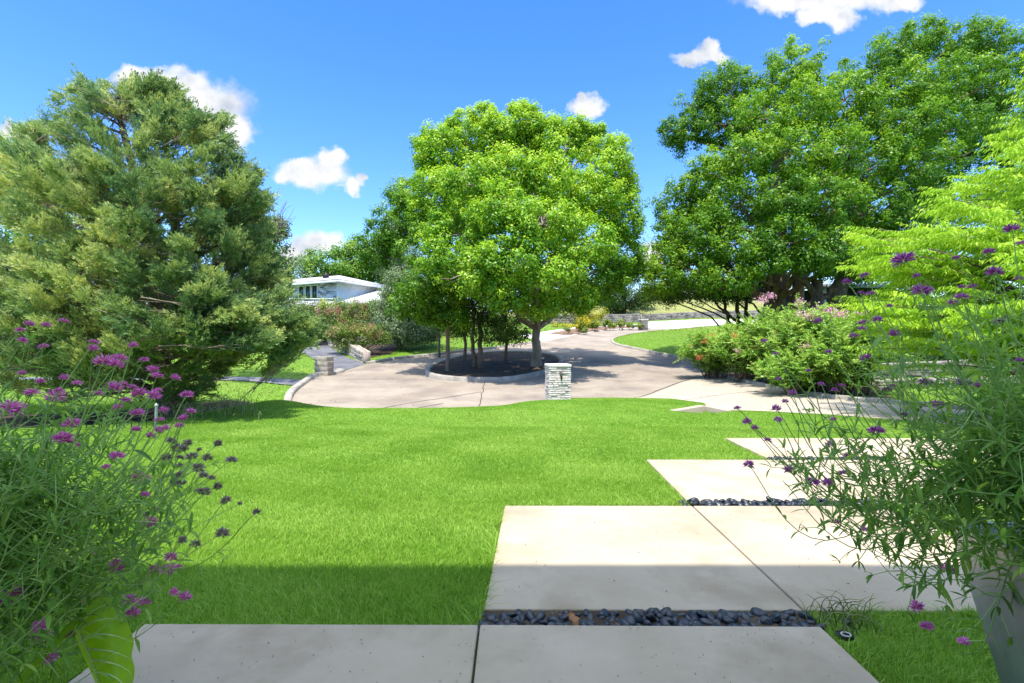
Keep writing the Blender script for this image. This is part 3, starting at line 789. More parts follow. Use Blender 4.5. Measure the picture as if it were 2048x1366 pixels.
# ------------------------------------------------------------------ houses
def uv_box_wall(name, p0, p1, z0, z1, thick, mat, parent):
    """wall slab from p0 to p1 with metre UVs on its faces"""
    p0, p1 = np.array(p0, float), np.array(p1, float)
    L = np.linalg.norm(p1-p0); d = (p1-p0)/L; n = np.array([-d[1], d[0]])*thick
    m = MB(); V = np.array([(*p0, z0), (*p1, z0), (*(p1+n), z0), (*(p0+n), z0), (*p0, z1), (*p1, z1), (*(p1+n), z1), (*(p0+n), z1)])
    m.hexa(V)
    o = m.build(name, mat, parent)
    uv = o.data.uv_layers.new(name='UVMap')
    for lp in o.data.loops:
        v = o.data.vertices[lp.vertex_index].co
        uv.data[lp.index].uv = ((v.x-p0[0])*d[0]+(v.y-p0[1])*d[1], v.z)
    return o
def quad_panel(m, pts, th):
    """thin solid from a planar polygon, thickened downwards"""
    p = np.array(pts, float); n = len(p)
    V = np.concatenate([p, p-np.array([0, 0, th])])
    m.add(V, [tuple(range(n)), tuple(range(n, 2*n))[::-1]]+[(i, i+n, (i+1) % n+n, (i+1) % n) for i in range(n)])
Cn = np.array([-17.35, 50.0]); u = np.array([-0.889, 0.458]); v = np.array([0.458, 0.889])
hs = empty('brick_house', (Cn[0], Cn[1], 2.6), 'white brick house with a pale hip roof on the far rise', 'house')
bpy.context.view_layer.update()
ZT, ZB = 7.35, 2.2
LU, LV = 11.0, 5.4
wl = uv_box_wall('brick_wall', Cn+u*LU, Cn, ZB, ZT, 0.25, M['brick'], hs)
uv_box_wall('side_wall', Cn+v*LV, Cn+v*0.0-u*0.004, ZB, ZT-0.004, -0.25, M['white_paint'], hs)
uv_box_wall('rear_wall', Cn+v*LV+u*LU, Cn+v*LV, ZB, ZT, 0.25, M['white_paint'], hs)
ov = 0.75
A = Cn-u*ov-v*ov; B = Cn+u*(LU+ov)-v*ov; Cc = Cn+u*(LU+ov)+v*(LV+ov); D = Cn-u*ov+v*(LV+ov)
R0 = Cn+u*(LV/2)+v*LV/2; R1 = Cn+u*(LU-LV/2)+v*LV/2
ze, zr = 7.55, 8.45
z3 = lambda p, z: (p[0], p[1], z)
m = MB()
quad_panel(m, [z3(A, ze), z3(B, ze), z3(R1, zr), z3(R0, zr)], 0.16)
quad_panel(m, [z3(D, ze), z3(A, ze), z3(R0, zr)], 0.16)
quad_panel(m, [z3(Cc, ze), z3(D, ze), z3(R0, zr), z3(R1, zr)], 0.16)
quad_panel(m, [z3(B, ze), z3(Cc, ze), z3(R1, zr)], 0.16)
m.build('roof', M['roof_white'], hs)
m = MB()
for a_, b_ in ((A, B), (A, D)):
    d = (b_-a_)/np.linalg.norm(b_-a_); n_ = np.array([-d[1], d[0]])*0.03
    m.hexa(np.array([z3(a_-n_, ze-0.38), z3(b_-n_, ze-0.38), z3(b_+n_, ze-0.38), z3(a_+n_, ze-0.38), z3(a_-n_, ze-0.17), z3(b_-n_, ze-0.17), z3(b_+n_, ze-0.17), z3(a_+n_, ze-0.17)]))
m.build('fascia', M['white_paint'], hs)
m = MB(); quad_panel(m, [z3(A, ze-0.22), z3(B, ze-0.22), z3(Cc, ze-0.22), z3(D, ze-0.22)], 0.05); m.build('soffit', M['white_paint'], hs)
for s0, s1 in ((2.95, 3.65), (3.95, 4.6), (4.9, 5.6)):
    a_, b_ = Cn+u*s1-v*0.03, Cn+u*s0-v*0.03
    fr = MB()
    def bar(m, p, q, z0, z1, dpt):
        n_ = v*dpt
        m.hexa(np.array([z3(p-n_, z0), z3(q-n_, z0), z3(q, z0), z3(p, z0), z3(p-n_, z1), z3(q-n_, z1), z3(q, z1), z3(p, z1)]))
    d = (b_-a_)/np.linalg.norm(b_-a_)
    bar(fr, a_-d*0.1, a_, 5.55, 7.1, 0.06); bar(fr, b_, b_+d*0.1, 5.55, 7.1, 0.06); bar(fr, a_-d*0.1, b_+d*0.1, 5.45, 5.548, 0.08); bar(fr, a_-d*0.1, b_+d*0.1, 7.102, 7.2, 0.06)
    w_ = fr.build('window', M['white_paint'], hs)
    gm = MB(); bar(gm, a_, b_, 5.552, 7.098, 0.02); gm.build('pane', M['glass'], w_)
m = MB()
vp = P(652, 549, 51.6); m.box((vp[0]-0.25, vp[1]-0.2, vp[2]-0.5), (vp[0]+0.25, vp[1]+0.2, vp[2]+0.12)); m.build('roof_vent', M['black_metal'], hs)
# lower wing with its own pale roof, in front of the side wall
w0 = np.array([(-15.9, 49.2), (-11.2, 49.6), (-10.2, 53.6), (-14.6, 56.0)])
m = MB()
m.hexa(np.array([(*p, 2.2) for p in w0]+[(*p, zz) for p, zz in zip(w0, (5.1, 5.1, 6.9, 7.2))]))
m.build('wing_wall', M['white_paint'], hs)
m = MB(); quad_panel(m, [(-17.0,48.7,5.15),(-10.8,49.0,5.15),(-9.7,54.2,7.2),(-14.3,56.2,7.45)], 0.14); m.build('wing_roof', M['roof_white'], hs)
# white brick parapet below the windows
b0, b1 = P(575, 606, 46.5)[:2], P(668, 596, 46.5)[:2]
bw = empty('garden_wall', (*b0, 3), 'white brick garden wall below the house windows', 'wall')
bpy.context.view_layer.update()
uv_box_wall('brickwork', b0, b1, 2.0, 1.35+0.084*46.5, 0.3, M['brick'], bw)
cp = MB(); cp.box((b0[0]-0.03, b0[1]-0.05, 1.352+0.084*46.5), (b1[0]+0.03, b0[1]+0.36, 1.45+0.084*46.5)); cp.build('coping', M['white_paint'], bw)

# dark house on the right, behind the trees
Y2 = 36.0
dh = empty('dark_house', (23, Y2, 0.9), 'dark house with grey metal roof glimpsed behind the big trees', 'house')
bpy.context.view_layer.update()
x0, x1 = P(1636, 0, Y2)[0], P(1790, 0, Y2)[0]
ztop = 1.35+0.108*Y2
m = MB(); m.box((x0+0.35, Y2, 0.2), (x1, Y2+8, ztop)); m.build('wall', M['dark_wall'], dh)
m = MB(); m.box((x0-0.05, Y2-0.5, 0.2), (x0+0.3, Y2-0.15, ztop-0.05)); m.build('porch_post', M['grey_post'], dh)
m = MB()
quad_panel(m, [(x0-0.9, Y2-0.9, ztop+0.05), (x1+0.5, Y2-0.9, ztop+0.05), (x1+0.5, Y2+4, ztop+0.75), (x0+1.5, Y2+4, ztop+0.75)], 0.18)
quad_panel(m, [(x0-0.9, Y2+8.9, ztop+0.05), (x0-0.9, Y2-0.9, ztop+0.05), (x0+1.5, Y2+4, ztop+0.75)], 0.18)
m.build('roof', M['roof_grey'], dh)
for pxa, pxb in ((1673, 1683),):
    xa, xb = P(pxa, 0, Y2)[0], P(pxb, 0, Y2)[0]
    z0_, z1_ = 1.35+0.079*Y2, 1.35+0.096*Y2
    m = MB(); m.box((xa-0.05, Y2-0.06, z0_-0.05), (xb+0.05, Y2-0.012, z1_+0.05)); w_ = m.build('window', M['black_metal'], dh)
    m = MB()
    for k in range(7):
        zz = z0_+(z1_-z0_)*(k+0.1)/7; m.box((xa, Y2-0.09, zz), (xb, Y2-0.062, zz+(z1_-z0_)/7*0.75))
    m.build('shutter', M['white_paint'], w_)
xa = P(1664, 0, Y2)[0]
m = MB(); zz = 1.35+0.091*Y2
m.add([(xa-0.14, Y2-0.05, zz+0.16), (xa+0.14, Y2-0.05, zz+0.16), (xa, Y2-0.05, zz-0.16), (xa-0.14, Y2-0.01, zz+0.16), (xa+0.14, Y2-0.01, zz+0.16), (xa, Y2-0.01, zz-0.16)], [(0,1,2),(5,4,3),(0,3,4,1),(1,4,5,2),(2,5,3,0)])
m.build('window', M['white_paint'], dh)
m = MB(); m.box((x0+0.4, Y2-1.2, ztop-3.05), (x1, Y2-1.1, ztop-2.6)); m.build('porch_rail', M['grey_post'], dh)

# beige wall beyond the left lawn
gw = empty('garden_wall', (-20, 36, 0.9), 'beige rendered low wall shaded by hedges beyond the lawn', 'wall')
bpy.context.view_layer.update()
m = MB(); pa, pb = P(428, 697, 36.5), P(500, 684, 36.5)
m.box((pa[0], 36.5, 0.3), (pb[0], 36.75, pb[2])); m.build('render', M['beige'], gw)
m = MB(); m.box((pa[0]-0.05, 36.45, pb[2]+0.002), (pb[0]+0.05, 36.8, pb[2]+0.08)); m.build('coping', M['grey_post'], gw)

# porch roof and house front behind the camera: they throw the near shade
pr = empty('own_house', (0, -3, 0), 'eaves and pale front wall of the house at the viewpoint', 'house')
bpy.context.view_layer.update()
m = MB(); m.box((-9, -3.0, 7.6), (9, 0.42, 7.8)); m.build('roof', M['soffit'], pr)
m = MB(); m.box((-9, -3.36, -0.3), (9, -3.02, 7.9)); m.build('front_wall', M['white_paint'], pr)

# metal post and wire fence by the ditch
t = empty('metal_post', P(312, 868, 9.6), 'slim grey galvanised post standing by the ditch', 'post')
bpy.context.view_layer.update()
m = MB(); a_ = P(311, 872, 9.6); b_ = P(313, 812, 9.6)
m.tube([a_-[0, 0, 0.3], a_, b_], 0.026, 10); m.build('shaft', M['galv'], t, smooth=True)
m = MB(); m.tube([b_, b_+[0, 0, 0.03], b_+[0, 0, 0.05]], [0.034, 0.032, 0.004], 10); m.build('finial', M['galv'], t)
t = empty('picket_fence', P(240, 880, 9.7), 'low black metal picket fence half hidden behind the flowers', 'fence')
bpy.context.view_layer.update()
m = MB()
for k in range(16):
    q = P(308-k*15, 868+k*1.2, 9.75); m.tube([q-[0, 0, 0.2], q, q+[0, 0, 0.42]], 0.009, 5)
m.build('pickets', M['black_metal'], t)
m = MB()
for dz in (0.08, 0.36): m.tube([P(311, 868, 9.75)+[0, 0, dz], P(70, 887, 9.75)+[0, 0, dz]], 0.009, 5)
m.build('rail', M['black_metal'], t)

# ------------------------------------------------------------------ foliage builders
def unit(a): return a/(np.linalg.norm(a, axis=-1, keepdims=True)+1e-9)
def rand_dir(n): return unit(rng.normal(size=(n, 3)))

def leaves(mb, pos, L, W, tint, up=0.6, droop=0.25, axis=None, fold=0.25, face=None):
    """one folded leaf (two triangles' worth of quad) at every position"""
    n = len(pos)
    nr = rand_dir(n); nr[:, 2] = np.abs(nr[:, 2])*0.5+up
    if face is not None: nr = nr*0.75+face
    nr = unit(nr)
    a = rand_dir(n) if axis is None else unit(axis+rng.normal(scale=0.35, size=(n, 3)))
    a[:, 2] -= droop
    a = unit(a-nr*np.sum(a*nr, 1)[:, None])
    b = np.cross(nr, a)
    L = (L*rng.uniform(0.7, 1.25, n))[:, None]; W = (W*rng.uniform(0.75, 1.2, n))[:, None]
    lift = nr*W*fold
    V = np.stack([pos-a*L/2, pos+b*W/2+lift, pos+a*L/2-nr*L*0.08, pos-b*W/2+lift], 1)
    mb.add(V.reshape(-1, 3), np.arange(n*4).reshape(n, 4), np.repeat(tint, 4))

def clump_points(c, r, nsub, nleaf, s, shell=0.5, flat=0.95, low=0.75):
    """leaf positions: nsub small sprays through the outer part of an ellipsoid, nleaf leaves in each"""
    d = rand_dir(nsub)
    d[:, 2] = np.where(d[:, 2] < -0.2, d[:, 2]*low, d[:, 2])
    rad = shell+(1.16-shell)*rng.uniform(0, 1, nsub)**0.75
    sc = np.asarray(c)+d*rad[:, None]*np.asarray(r)
    off = rng.normal(size=(nsub, nleaf, 3))*np.array([s, s, s*flat])
    off -= np.clip(np.sum(off**2, -1)/(s*s)-5, 0, 3)[..., None]*off*0.12
    ss = rng.uniform(0.65, 1.25, nsub)[:, None, None]
    return sc, (sc[:, None]+off*ss).reshape(-1, 3), np.repeat(np.arange(nsub), nleaf), unit(off+d[:, None]*s*0.5).reshape(-1, 3)

def crown(clumps, nsub, nleaf, s, L, W, tilt=0.5, up=0.6, droop=0.25, gain=0.35):
    """clumps: [(centre, radii, tone)] -> MB of leaves and the spray centres"""
    mb = MB(); tips = []
    for c, r, tone in clumps:
        k = max(3, int(nsub*(r[0]*r[2])**0.75))
        sc, pos, gi, fc = clump_points(c, r, k, nleaf, s)
        q_ = sc/max(0.6, min(r[0], 2.2))
        nz_ = (np.sin(q_ @ [2.3, 1.1, 1.7]+c[0])+np.sin(q_ @ [-1.5, 2.2, 2.6]+c[2]*2)+np.sin(q_ @ [2.9, -1.3, -2.1]+1.3))/3
        pos = pos+((sc-np.asarray(c))*(0.16*nz_)[:, None])[gi]
        sel = (nz_ > -0.42)[gi]
        pos, gi, fc = pos[sel], gi[sel], fc[sel]
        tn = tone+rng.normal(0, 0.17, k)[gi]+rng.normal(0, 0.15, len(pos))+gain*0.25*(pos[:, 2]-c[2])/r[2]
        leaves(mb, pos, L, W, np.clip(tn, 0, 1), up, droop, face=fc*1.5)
        tips.append(sc)
    return mb, tips

def wobble(a, b, n, amp, sag=0.0):
    t = np.linspace(0, 1, n)[:, None]
    p = np.asarray(a)+(np.asarray(b)-np.asarray(a))*t
    p = p+rng.normal(0, amp, (n, 3))*np.sin(t*PI)
    p[:, 2] += (sag*np.sin(t*PI))[:, 0]
    return p

def limbs(mb, trunk_top, clumps, tips, r0, ntw=5, trunk_pts=None, leafy=0.01):
    for (c, r, _), sc in zip(clumps, tips):
        st = trunk_top if trunk_pts is None else trunk_pts[np.argmin(np.abs(trunk_pts[:, 2]-(c[2]-np.linalg.norm(np.asarray(c)[:2]-trunk_top[:2])*0.55)))]
        p = wobble(st, c, 7, 0.08*np.linalg.norm(np.asarray(c)-st)/3, 0.12)
        mb.tube(p, np.linspace(r0, r0*0.28, 7), 6)
        for q in sc[rng.choice(len(sc), min(ntw, len(sc)), replace=False)]:
            mb.tube(wobble(c, q, 4, 0.05), np.linspace(r0*0.26, leafy, 4), 4)

def root_flare(base, top, r0, r1, n=10, lean=0.05, flare=0.7):
    t = np.linspace(0, 1, n)
    p = wobble(base, top, n, lean); p[0] = base
    r = r1+(r0-r1)*(1-t)+r0*flare*np.exp(-t*n*0.9)
    return p, r

def px_clumps(items, y0):
    """(px, py, half width px, half height px, depth offset, tone) -> world ellipsoids"""
    out = []
    for (px, py, rx, ry, dy, tone) in items:
        y = y0+dy
        c = P(px, py, y); out.append((c, np.array([rx/F*y, (rx+ry)/2/F*y, ry/F*y]), tone))
    return out

def tree(name, trunk_px, y, clumps, leafm, barkm, label, nsub, nleaf, s, L, W, r0, r1, top_py, group=None, cat='tree', limb_r=0.12, sink=0.15, trunks=None, ntw=5, gain=0.35, up=0.6, droop=0.25, flare=0.7):
    bx = (trunk_px-1024)/F*y
    base = np.array([bx, y, hz(bx, y)])
    t = empty(name, base, label, cat, group)
    mb, tips = crown(clumps, nsub, nleaf, s, L, W, gain=gain, up=up, droop=droop)
    mb.build('crown', leafm, t)
    w = MB()
    top = P(trunk_px, top_py, y)
    for (dx, dy, lean_px, k) in (trunks or [(0, 0, 0, 1.0)]):
        b = base+np.array([dx, dy, 0]); b[2] = hz(b[0], b[1])-sink
        tp = P(trunk_px+lean_px, top_py, y)+np.array([dx, dy, 0])
        p, r = root_flare(b, tp, r0*k, r1*k, 14, 0.04, flare)
        w.tube(p, r, 12)
    limbs(w, p[-1], clumps, tips, limb_r, ntw, p[len(p)//3:])
    w.build('trunk', barkm, t, smooth=True)
    return t

# ------------------------------------------------------------------ the trees on the island
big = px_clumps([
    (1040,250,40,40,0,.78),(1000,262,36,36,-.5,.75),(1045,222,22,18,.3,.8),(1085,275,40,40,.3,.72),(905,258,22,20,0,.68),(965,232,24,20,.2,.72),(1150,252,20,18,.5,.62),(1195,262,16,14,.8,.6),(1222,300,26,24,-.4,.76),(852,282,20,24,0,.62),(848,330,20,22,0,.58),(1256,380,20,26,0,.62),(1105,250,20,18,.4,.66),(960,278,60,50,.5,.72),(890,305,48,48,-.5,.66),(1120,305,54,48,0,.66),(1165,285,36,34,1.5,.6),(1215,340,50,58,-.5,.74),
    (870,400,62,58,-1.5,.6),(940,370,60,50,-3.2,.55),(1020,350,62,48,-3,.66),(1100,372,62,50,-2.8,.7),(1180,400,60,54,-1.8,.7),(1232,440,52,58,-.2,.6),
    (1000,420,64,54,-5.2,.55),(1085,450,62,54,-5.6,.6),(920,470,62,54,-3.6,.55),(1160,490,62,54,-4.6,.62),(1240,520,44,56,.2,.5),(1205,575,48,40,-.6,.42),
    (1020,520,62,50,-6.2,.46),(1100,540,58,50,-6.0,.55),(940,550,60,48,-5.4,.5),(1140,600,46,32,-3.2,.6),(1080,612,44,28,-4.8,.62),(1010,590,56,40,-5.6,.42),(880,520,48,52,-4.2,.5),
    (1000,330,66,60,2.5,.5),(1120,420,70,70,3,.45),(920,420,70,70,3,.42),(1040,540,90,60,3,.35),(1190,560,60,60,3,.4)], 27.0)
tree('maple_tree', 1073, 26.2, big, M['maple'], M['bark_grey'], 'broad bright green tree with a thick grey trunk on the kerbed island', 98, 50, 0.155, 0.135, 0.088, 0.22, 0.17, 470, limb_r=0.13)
el = px_clumps([(a_, b_, c_, d_, e_, f_-0.14) for a_, b_, c_, d_, e_, f_ in [(835,430,46,52,-.5,.5),(790,455,44,46,-.6,.45),(755,500,36,44,0,.4),(810,390,34,36,2.5,.5),(845,500,48,52,-2.5,.52),(850,570,48,46,-3.6,.55),(825,610,40,34,-3.2,.5),(890,590,44,42,-3,.55),(905,640,34,24,-3.2,.55),(862,630,30,26,-2.6,.6)]], 27.0)
tree('elm_tree', 896, 24.6, el, M['elm'], M['bark_brown'], 'leaning slim tree with brown trunk at the left tip of the kerbed island', 84, 48, 0.15, 0.125, 0.08, 0.10, 0.075, 520, limb_r=0.07)
for (tp, y, cl, lab, r) in [
    (930, 28.6, [(930,610,44,36,0,.35),(930,560,44,50,0,.3),(915,650,32,22,-.6,.4)], 'dark cedar with thin straight trunk, second from the island tip', 0.085),
    (961, 25.6, [(962,620,50,36,0,.3),(965,560,50,50,0,.3),(985,665,40,22,-.8,.4)], 'dark cedar with the thickest dark double trunk in the middle of the island', 0.125),
    (1011, 28.4, [(1010,630,44,34,0,.35),(1010,570,46,50,0,.3),(1025,668,34,20,-.6,.35)], 'slim dark cedar nearest the thick grey trunk on the island', 0.08)]:
    tree('cedar_tree', tp, y, px_clumps(cl, y), M['dark_leaf'], M['bark_brown'], lab, 52, 80, 0.22, 0.13, 0.05, r, r*0.7, 560, 'slim cedars on the island', limb_r=0.05, droop=0.5, trunks=[(0,0,0,1.0)]+([(-0.32,0.25,-6,0.8)] if r > 0.11 else []))
# blue cedar left of the island, beyond the street
bc = px_clumps([(800,520,50,44,0,.5),(800,580,44,44,-.5,.55),(788,620,40,34,-1,.6),(825,610,44,44,0,.45),(792,470,28,34,.5,.45),(800,650,44,26,-1,.5),(850,640,40,30,0,.4),(790,672,44,18,-1.2,.45),(845,668,34,18,-.6,.4)], 34.0)
tree('blue_cedar', 800, 34.0, bc, M['blue_cedar'], M['bark_brown'], 'silvery blue green cedar drooping over the grey fieldstone wall', 46, 85, 0.27, 0.19, 0.055, 0.2, 0.1, 520, limb_r=0.06, droop=0.8)
tree('sapling', 879, 30.6, px_clumps([(882,640,20,26,0,.4),(872,620,18,24,0,.45)], 30.6), M['elm'], M['bark_brown'], 'thin sapling standing on the lawn beyond the street', 40, 60, 0.2, 0.11, 0.06, 0.07, 0.05, 620, limb_r=0.03)

# ------------------------------------------------------------------ the big trees on the right
t1 = px_clumps([(a_, b_, c_, d_, e_, f_-0.10) for a_, b_, c_, d_, e_, f_ in [
    (1600,130,44,44,0,.6),(1545,165,48,50,0,.55),(1450,180,50,48,1,.35),(1400,215,40,46,1.5,.3),(1370,270,40,40,1.5,.3),(1345,262,22,26,1.5,.3),(1455,250,50,46,0,.4),
    (1530,240,56,52,-2,.6),(1620,220,60,56,-2,.62),(1690,200,50,54,0,.55),(1500,320,60,50,-2.6,.6),(1590,310,62,54,-3.4,.62),(1430,350,54,48,-1.5,.6),(1385,395,46,44,-.5,.55),(1350,420,38,40,.5,.45),
    (1670,310,62,58,-3,.55),(1480,410,60,52,-3,.55),(1570,400,62,56,-4,.45),(1660,410,62,56,-4,.45),(1410,460,56,48,-2,.55),(1345,480,42,42,-.5,.5),(1330,530,46,42,-1,.66),(1385,545,54,42,-2,.55),
    (1470,490,60,50,-3.6,.45),(1560,490,62,52,-4.4,.4),(1650,500,62,54,-4.4,.38),(1450,560,54,36,-3.6,.5),(1530,530,56,28,-4.2,.5),(1610,518,54,28,-4.4,.42),(1690,540,50,44,-3.6,.35),(1320,570,36,26,-1,.7),
    (1560,250,90,90,3,.35),(1480,400,100,80,3.5,.3),(1620,440,110,90,3,.28),(1400,500,80,60,3,.3)]], 27.5)
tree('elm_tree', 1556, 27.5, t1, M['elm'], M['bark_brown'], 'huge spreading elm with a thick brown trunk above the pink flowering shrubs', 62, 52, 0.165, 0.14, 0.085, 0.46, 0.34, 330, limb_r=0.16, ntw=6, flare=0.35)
t2 = px_clumps([(a_, b_, c_, d_, e_, f_-0.14) for a_, b_, c_, d_, e_, f_ in [
    (1790,110,50,46,0,.4),(1850,90,52,42,.5,.45),(1910,85,50,42,1,.45),(1970,90,50,40,1.5,.4),(2030,110,46,46,1.5,.4),(1740,150,50,50,0,.45),(1820,180,60,56,-2,.55),(1900,170,60,54,-1.5,.45),(1980,170,60,50,-.5,.4),
    (1740,240,60,56,-2.5,.6),(1820,260,64,58,-3,.5),(1900,260,60,56,-2.4,.42),(1760,330,62,54,-3.4,.55),(1840,350,60,54,-3.4,.4),(1740,420,62,54,-3.6,.42),(1810,440,60,54,-3.6,.35),(1735,500,56,52,-3.6,.35),(1765,535,46,26,-3.4,.38),(1990,270,60,70,0,.35),(2060,200,60,80,1,.35),
    (1850,230,110,90,3,.3),(1800,400,110,100,3,.25),(1950,380,90,110,2,.28)]], 29.5)
tree('elm_tree', 1640, 27.0, t2, M['elm'], M['bark_brown'], 'tallest dark green elm, its crown reaching the frame corner behind the lime cypress', 57, 52, 0.17, 0.145, 0.088, 0.42, 0.30, 400, limb_r=0.16, trunks=[(0,0,90,1.0),(-0.9,0.3,-10,0.8)], ntw=6, flare=0.35)
t3 = px_clumps([(1470,585,52,22,0,.4),(1420,570,46,24,-.5,.5),(1385,585,44,20,-.5,.55),(1345,590,40,18,-.5,.62),(1508,574,34,16,0,.35),(1450,545,60,30,.5,.35),(1310,590,26,16,0,.7)], 29.0)
tree('cedar_tree', 1478, 29.0, t3, M['dark_leaf'], M['bark_dark'], 'low spreading multi trunked cedar in front of the grassy hill', 42, 80, 0.24, 0.15, 0.06, 0.15, 0.10, 590, limb_r=0.07, trunks=[(0,0,-4,1.0),(0.3,0.1,8,0.9),(-0.25,0.2,-18,0.8),(0.8,0.3,36,0.8)], droop=0.5)
w = MB()
# a long bare limb leaning left from the same clump
tcd = COL.objects[-1]
wl_ = MB(); wl_.tube(wobble(P(1486,648,29.2), P(1415,588,28.2), 7, 0.05, -0.2), np.linspace(0.11, 0.05, 7), 7)
cedar_root = [o for o in COL.objects if o.get('label') == 'low spreading multi trunked cedar in front of the grassy hill'][0]
wl_.build('limb', M['bark_dark'], cedar_root, smooth=True)
# a thick twisted dark trunk right of the elms with a limb reaching up and right over the dark house
tr_ = empty('oak_tree', P(1628, 700, 24.5), 'gnarled dark trunk with a long limb crossing before the dark house', 'tree')
w = MB()
p_, r_ = root_flare(P(1628, 705, 24.5), P(1634, 560, 24.5), 0.3, 0.26, 10, 0.05, 0.5); w.tube(p_, r_, 10)
w.tube(wobble(P(1630, 610, 24.5), P(1690, 545, 24.0), 8, 0.06, -0.15), np.linspace(0.2, 0.09, 8), 8)
w.tube(wobble(P(1632, 590, 24.5), P(1590, 540, 24.0), 8, 0.06), np.linspace(0.18, 0.09, 8), 8)
w.build('trunk', M['bark_dark'], tr_, smooth=True)
mb, _t = crown(px_clumps([(1645,512,44,22,0,.3),(1700,520,44,24,-.6,.3),(1590,518,34,16,-.4,.35),(1725,548,26,14,-.5,.3)], 24.5), 24, 80, 0.28, 0.12, 0.07)
mb.build('crown', M['dark_leaf'], tr_)

# ------------------------------------------------------------------ trees and bushes farther off
def bush(name, items, y, leafm, label, nsub=26, nleaf=70, s=0.22, L=0.12, W=0.07, group=None, cat='bush', bloom=None, stems=5, barkm='bark_brown', gain=0.35, up=0.6):
    cl = px_clumps(items, y)
    cx = sum(c[0][0] for c in cl)/len(cl); cy = sum(c[0][1] for c in cl)/len(cl)
    base = np.array([cx, cy, hz(cx, cy)])
    t = empty(name, base, label, cat, group)
    mb, tips = crown(cl, nsub, nleaf, s, L, W, gain=gain, up=up)
    mb.build('foliage', leafm, t)
    w = MB()
    for (c, r, _), sc in zip(cl, tips):
        for k in range(max(1, stems//len(cl)+1)):
            q = sc[rng.integers(len(sc))]
            w.tube(wobble(base+np.array([rng.normal(0, 0.12), rng.normal(0, 0.1), -0.1]), q, 6, 0.05), np.linspace(0.035, 0.012, 6), 5)
    w.build('stems', M[barkm], t)
    if bloom:
        bmat, count, size, dz = bloom
        for _ in range(count):
            m = MB()
            c, r, _t = cl[rng.integers(len(cl))]
            d = rand_dir(1)[0]; d[2] = abs(d[2])*0.8+0.15; d[1] = -abs(d[1])
            q = np.asarray(c)+unit(d)*np.asarray(r)*1.0
            pos = q+rng.normal(size=(46, 3))*np.array([size*0.5, size*0.5, size*0.7])
            leaves(m, pos, size*0.42, size*0.38, np.clip(rng.normal(0.5, 0.2, 46), 0, 1), 0.2, 0)
            m.build('bloom', M[bmat], t)
    return t

bush('tree', [(690,530,56,40,0,.55),(640,540,44,36,0,.5),(735,525,50,44,1,.45),(770,540,50,44,2,.4),(700,580,90,50,3,.4)], 72, M['far_leaf'], 'rounded bright green tree rising behind the white brick house', 9, 90, 0.55, 0.36, 0.24, cat='tree', stems=4)
bush('tree', [(580,560,36,40,0,.35),(600,590,44,34,0,.35),(560,600,50,44,0,.3),(540,540,40,44,2,.3)], 66, M['blue_cedar'], 'dark bluish pine behind the left end of the white house', 9, 90, 0.5, 0.36, 0.13, cat='tree', stems=4)
t4 = px_clumps([(480,420,46,46,0,.5),(520,455,40,46,0,.5),(545,500,32,44,0,.45),(470,490,56,56,0,.45),(515,550,54,50,0,.42),(440,440,50,56,1,.4),(560,545,24,34,0,.35),(480,590,70,40,0,.35),(555,455,16,24,0,.3)], 21.0)
tree('elm_tree', 430, 21.0, t4, M['far_leaf'], M['bark_brown'], 'olive green tree with bare twiggy top behind the huge juniper', 62, 48, 0.14, 0.11, 0.068, 0.12, 0.08, 480, limb_r=0.07)
elm_left = [o for o in COL.objects if o.get('label', '').startswith('olive green tree with bare twiggy')][0]
m = MB()
for _ in range(46):
    a_ = P(rng.uniform(520, 560), rng.uniform(440, 500), 20.6); b_ = P(rng.uniform(540, 592), rng.uniform(400, 490), 20.4+rng.normal(0, 0.4))
    m.tube(wobble(a_, b_, 5, 0.06), np.linspace(0.02, 0.005, 5), 4)
m.build('bare_twigs', M['twig'], elm_left)
bush('tree', [(30,330,70,60,0,.5),(-40,330,80,70,0,.5),(60,400,80,70,0,.45),(-30,450,90,90,0,.4),(100,480,80,80,0,.35),(20,560,110,80,0,.35)], 24, M['elm'], 'fresh green tree behind the juniper at the frame edge', 22, 80, 0.3, 0.14, 0.085, cat='tree', stems=6)
bush('tree', [(180,560,120,70,0,.3),(330,590,120,60,0,.3),(440,610,90,50,0,.28),(60,630,120,50,0,.3),(260,650,130,34,-1,.3)], 38, M['dark_leaf'], 'dense dark evergreen mass behind the juniper and the lit lawn', 11, 100, 0.42, 0.22, 0.13, cat='tree', stems=8)
bush('hedge', [(520,655,50,36,0,.4),(590,650,50,40,0,.35),(440,650,40,30,0,.4),(545,690,26,12,-2,.6),(480,668,40,22,0,.4),(620,655,30,34,0,.35)], 36, M['dark_leaf'], 'shaded dark hedge at the back of the lawn under the juniper', 24, 90, 0.28, 0.15, 0.085, cat='hedge', stems=8)
bush('bush', [(508,700,13,6,0,.7),(496,701,8,5,0,.7)], 33.4, M['myrtle'], 'small bright green clump at the far edge of the shaded lawn', 60, 40, 0.1, 0.2, 0.03, cat='plant', stems=2)
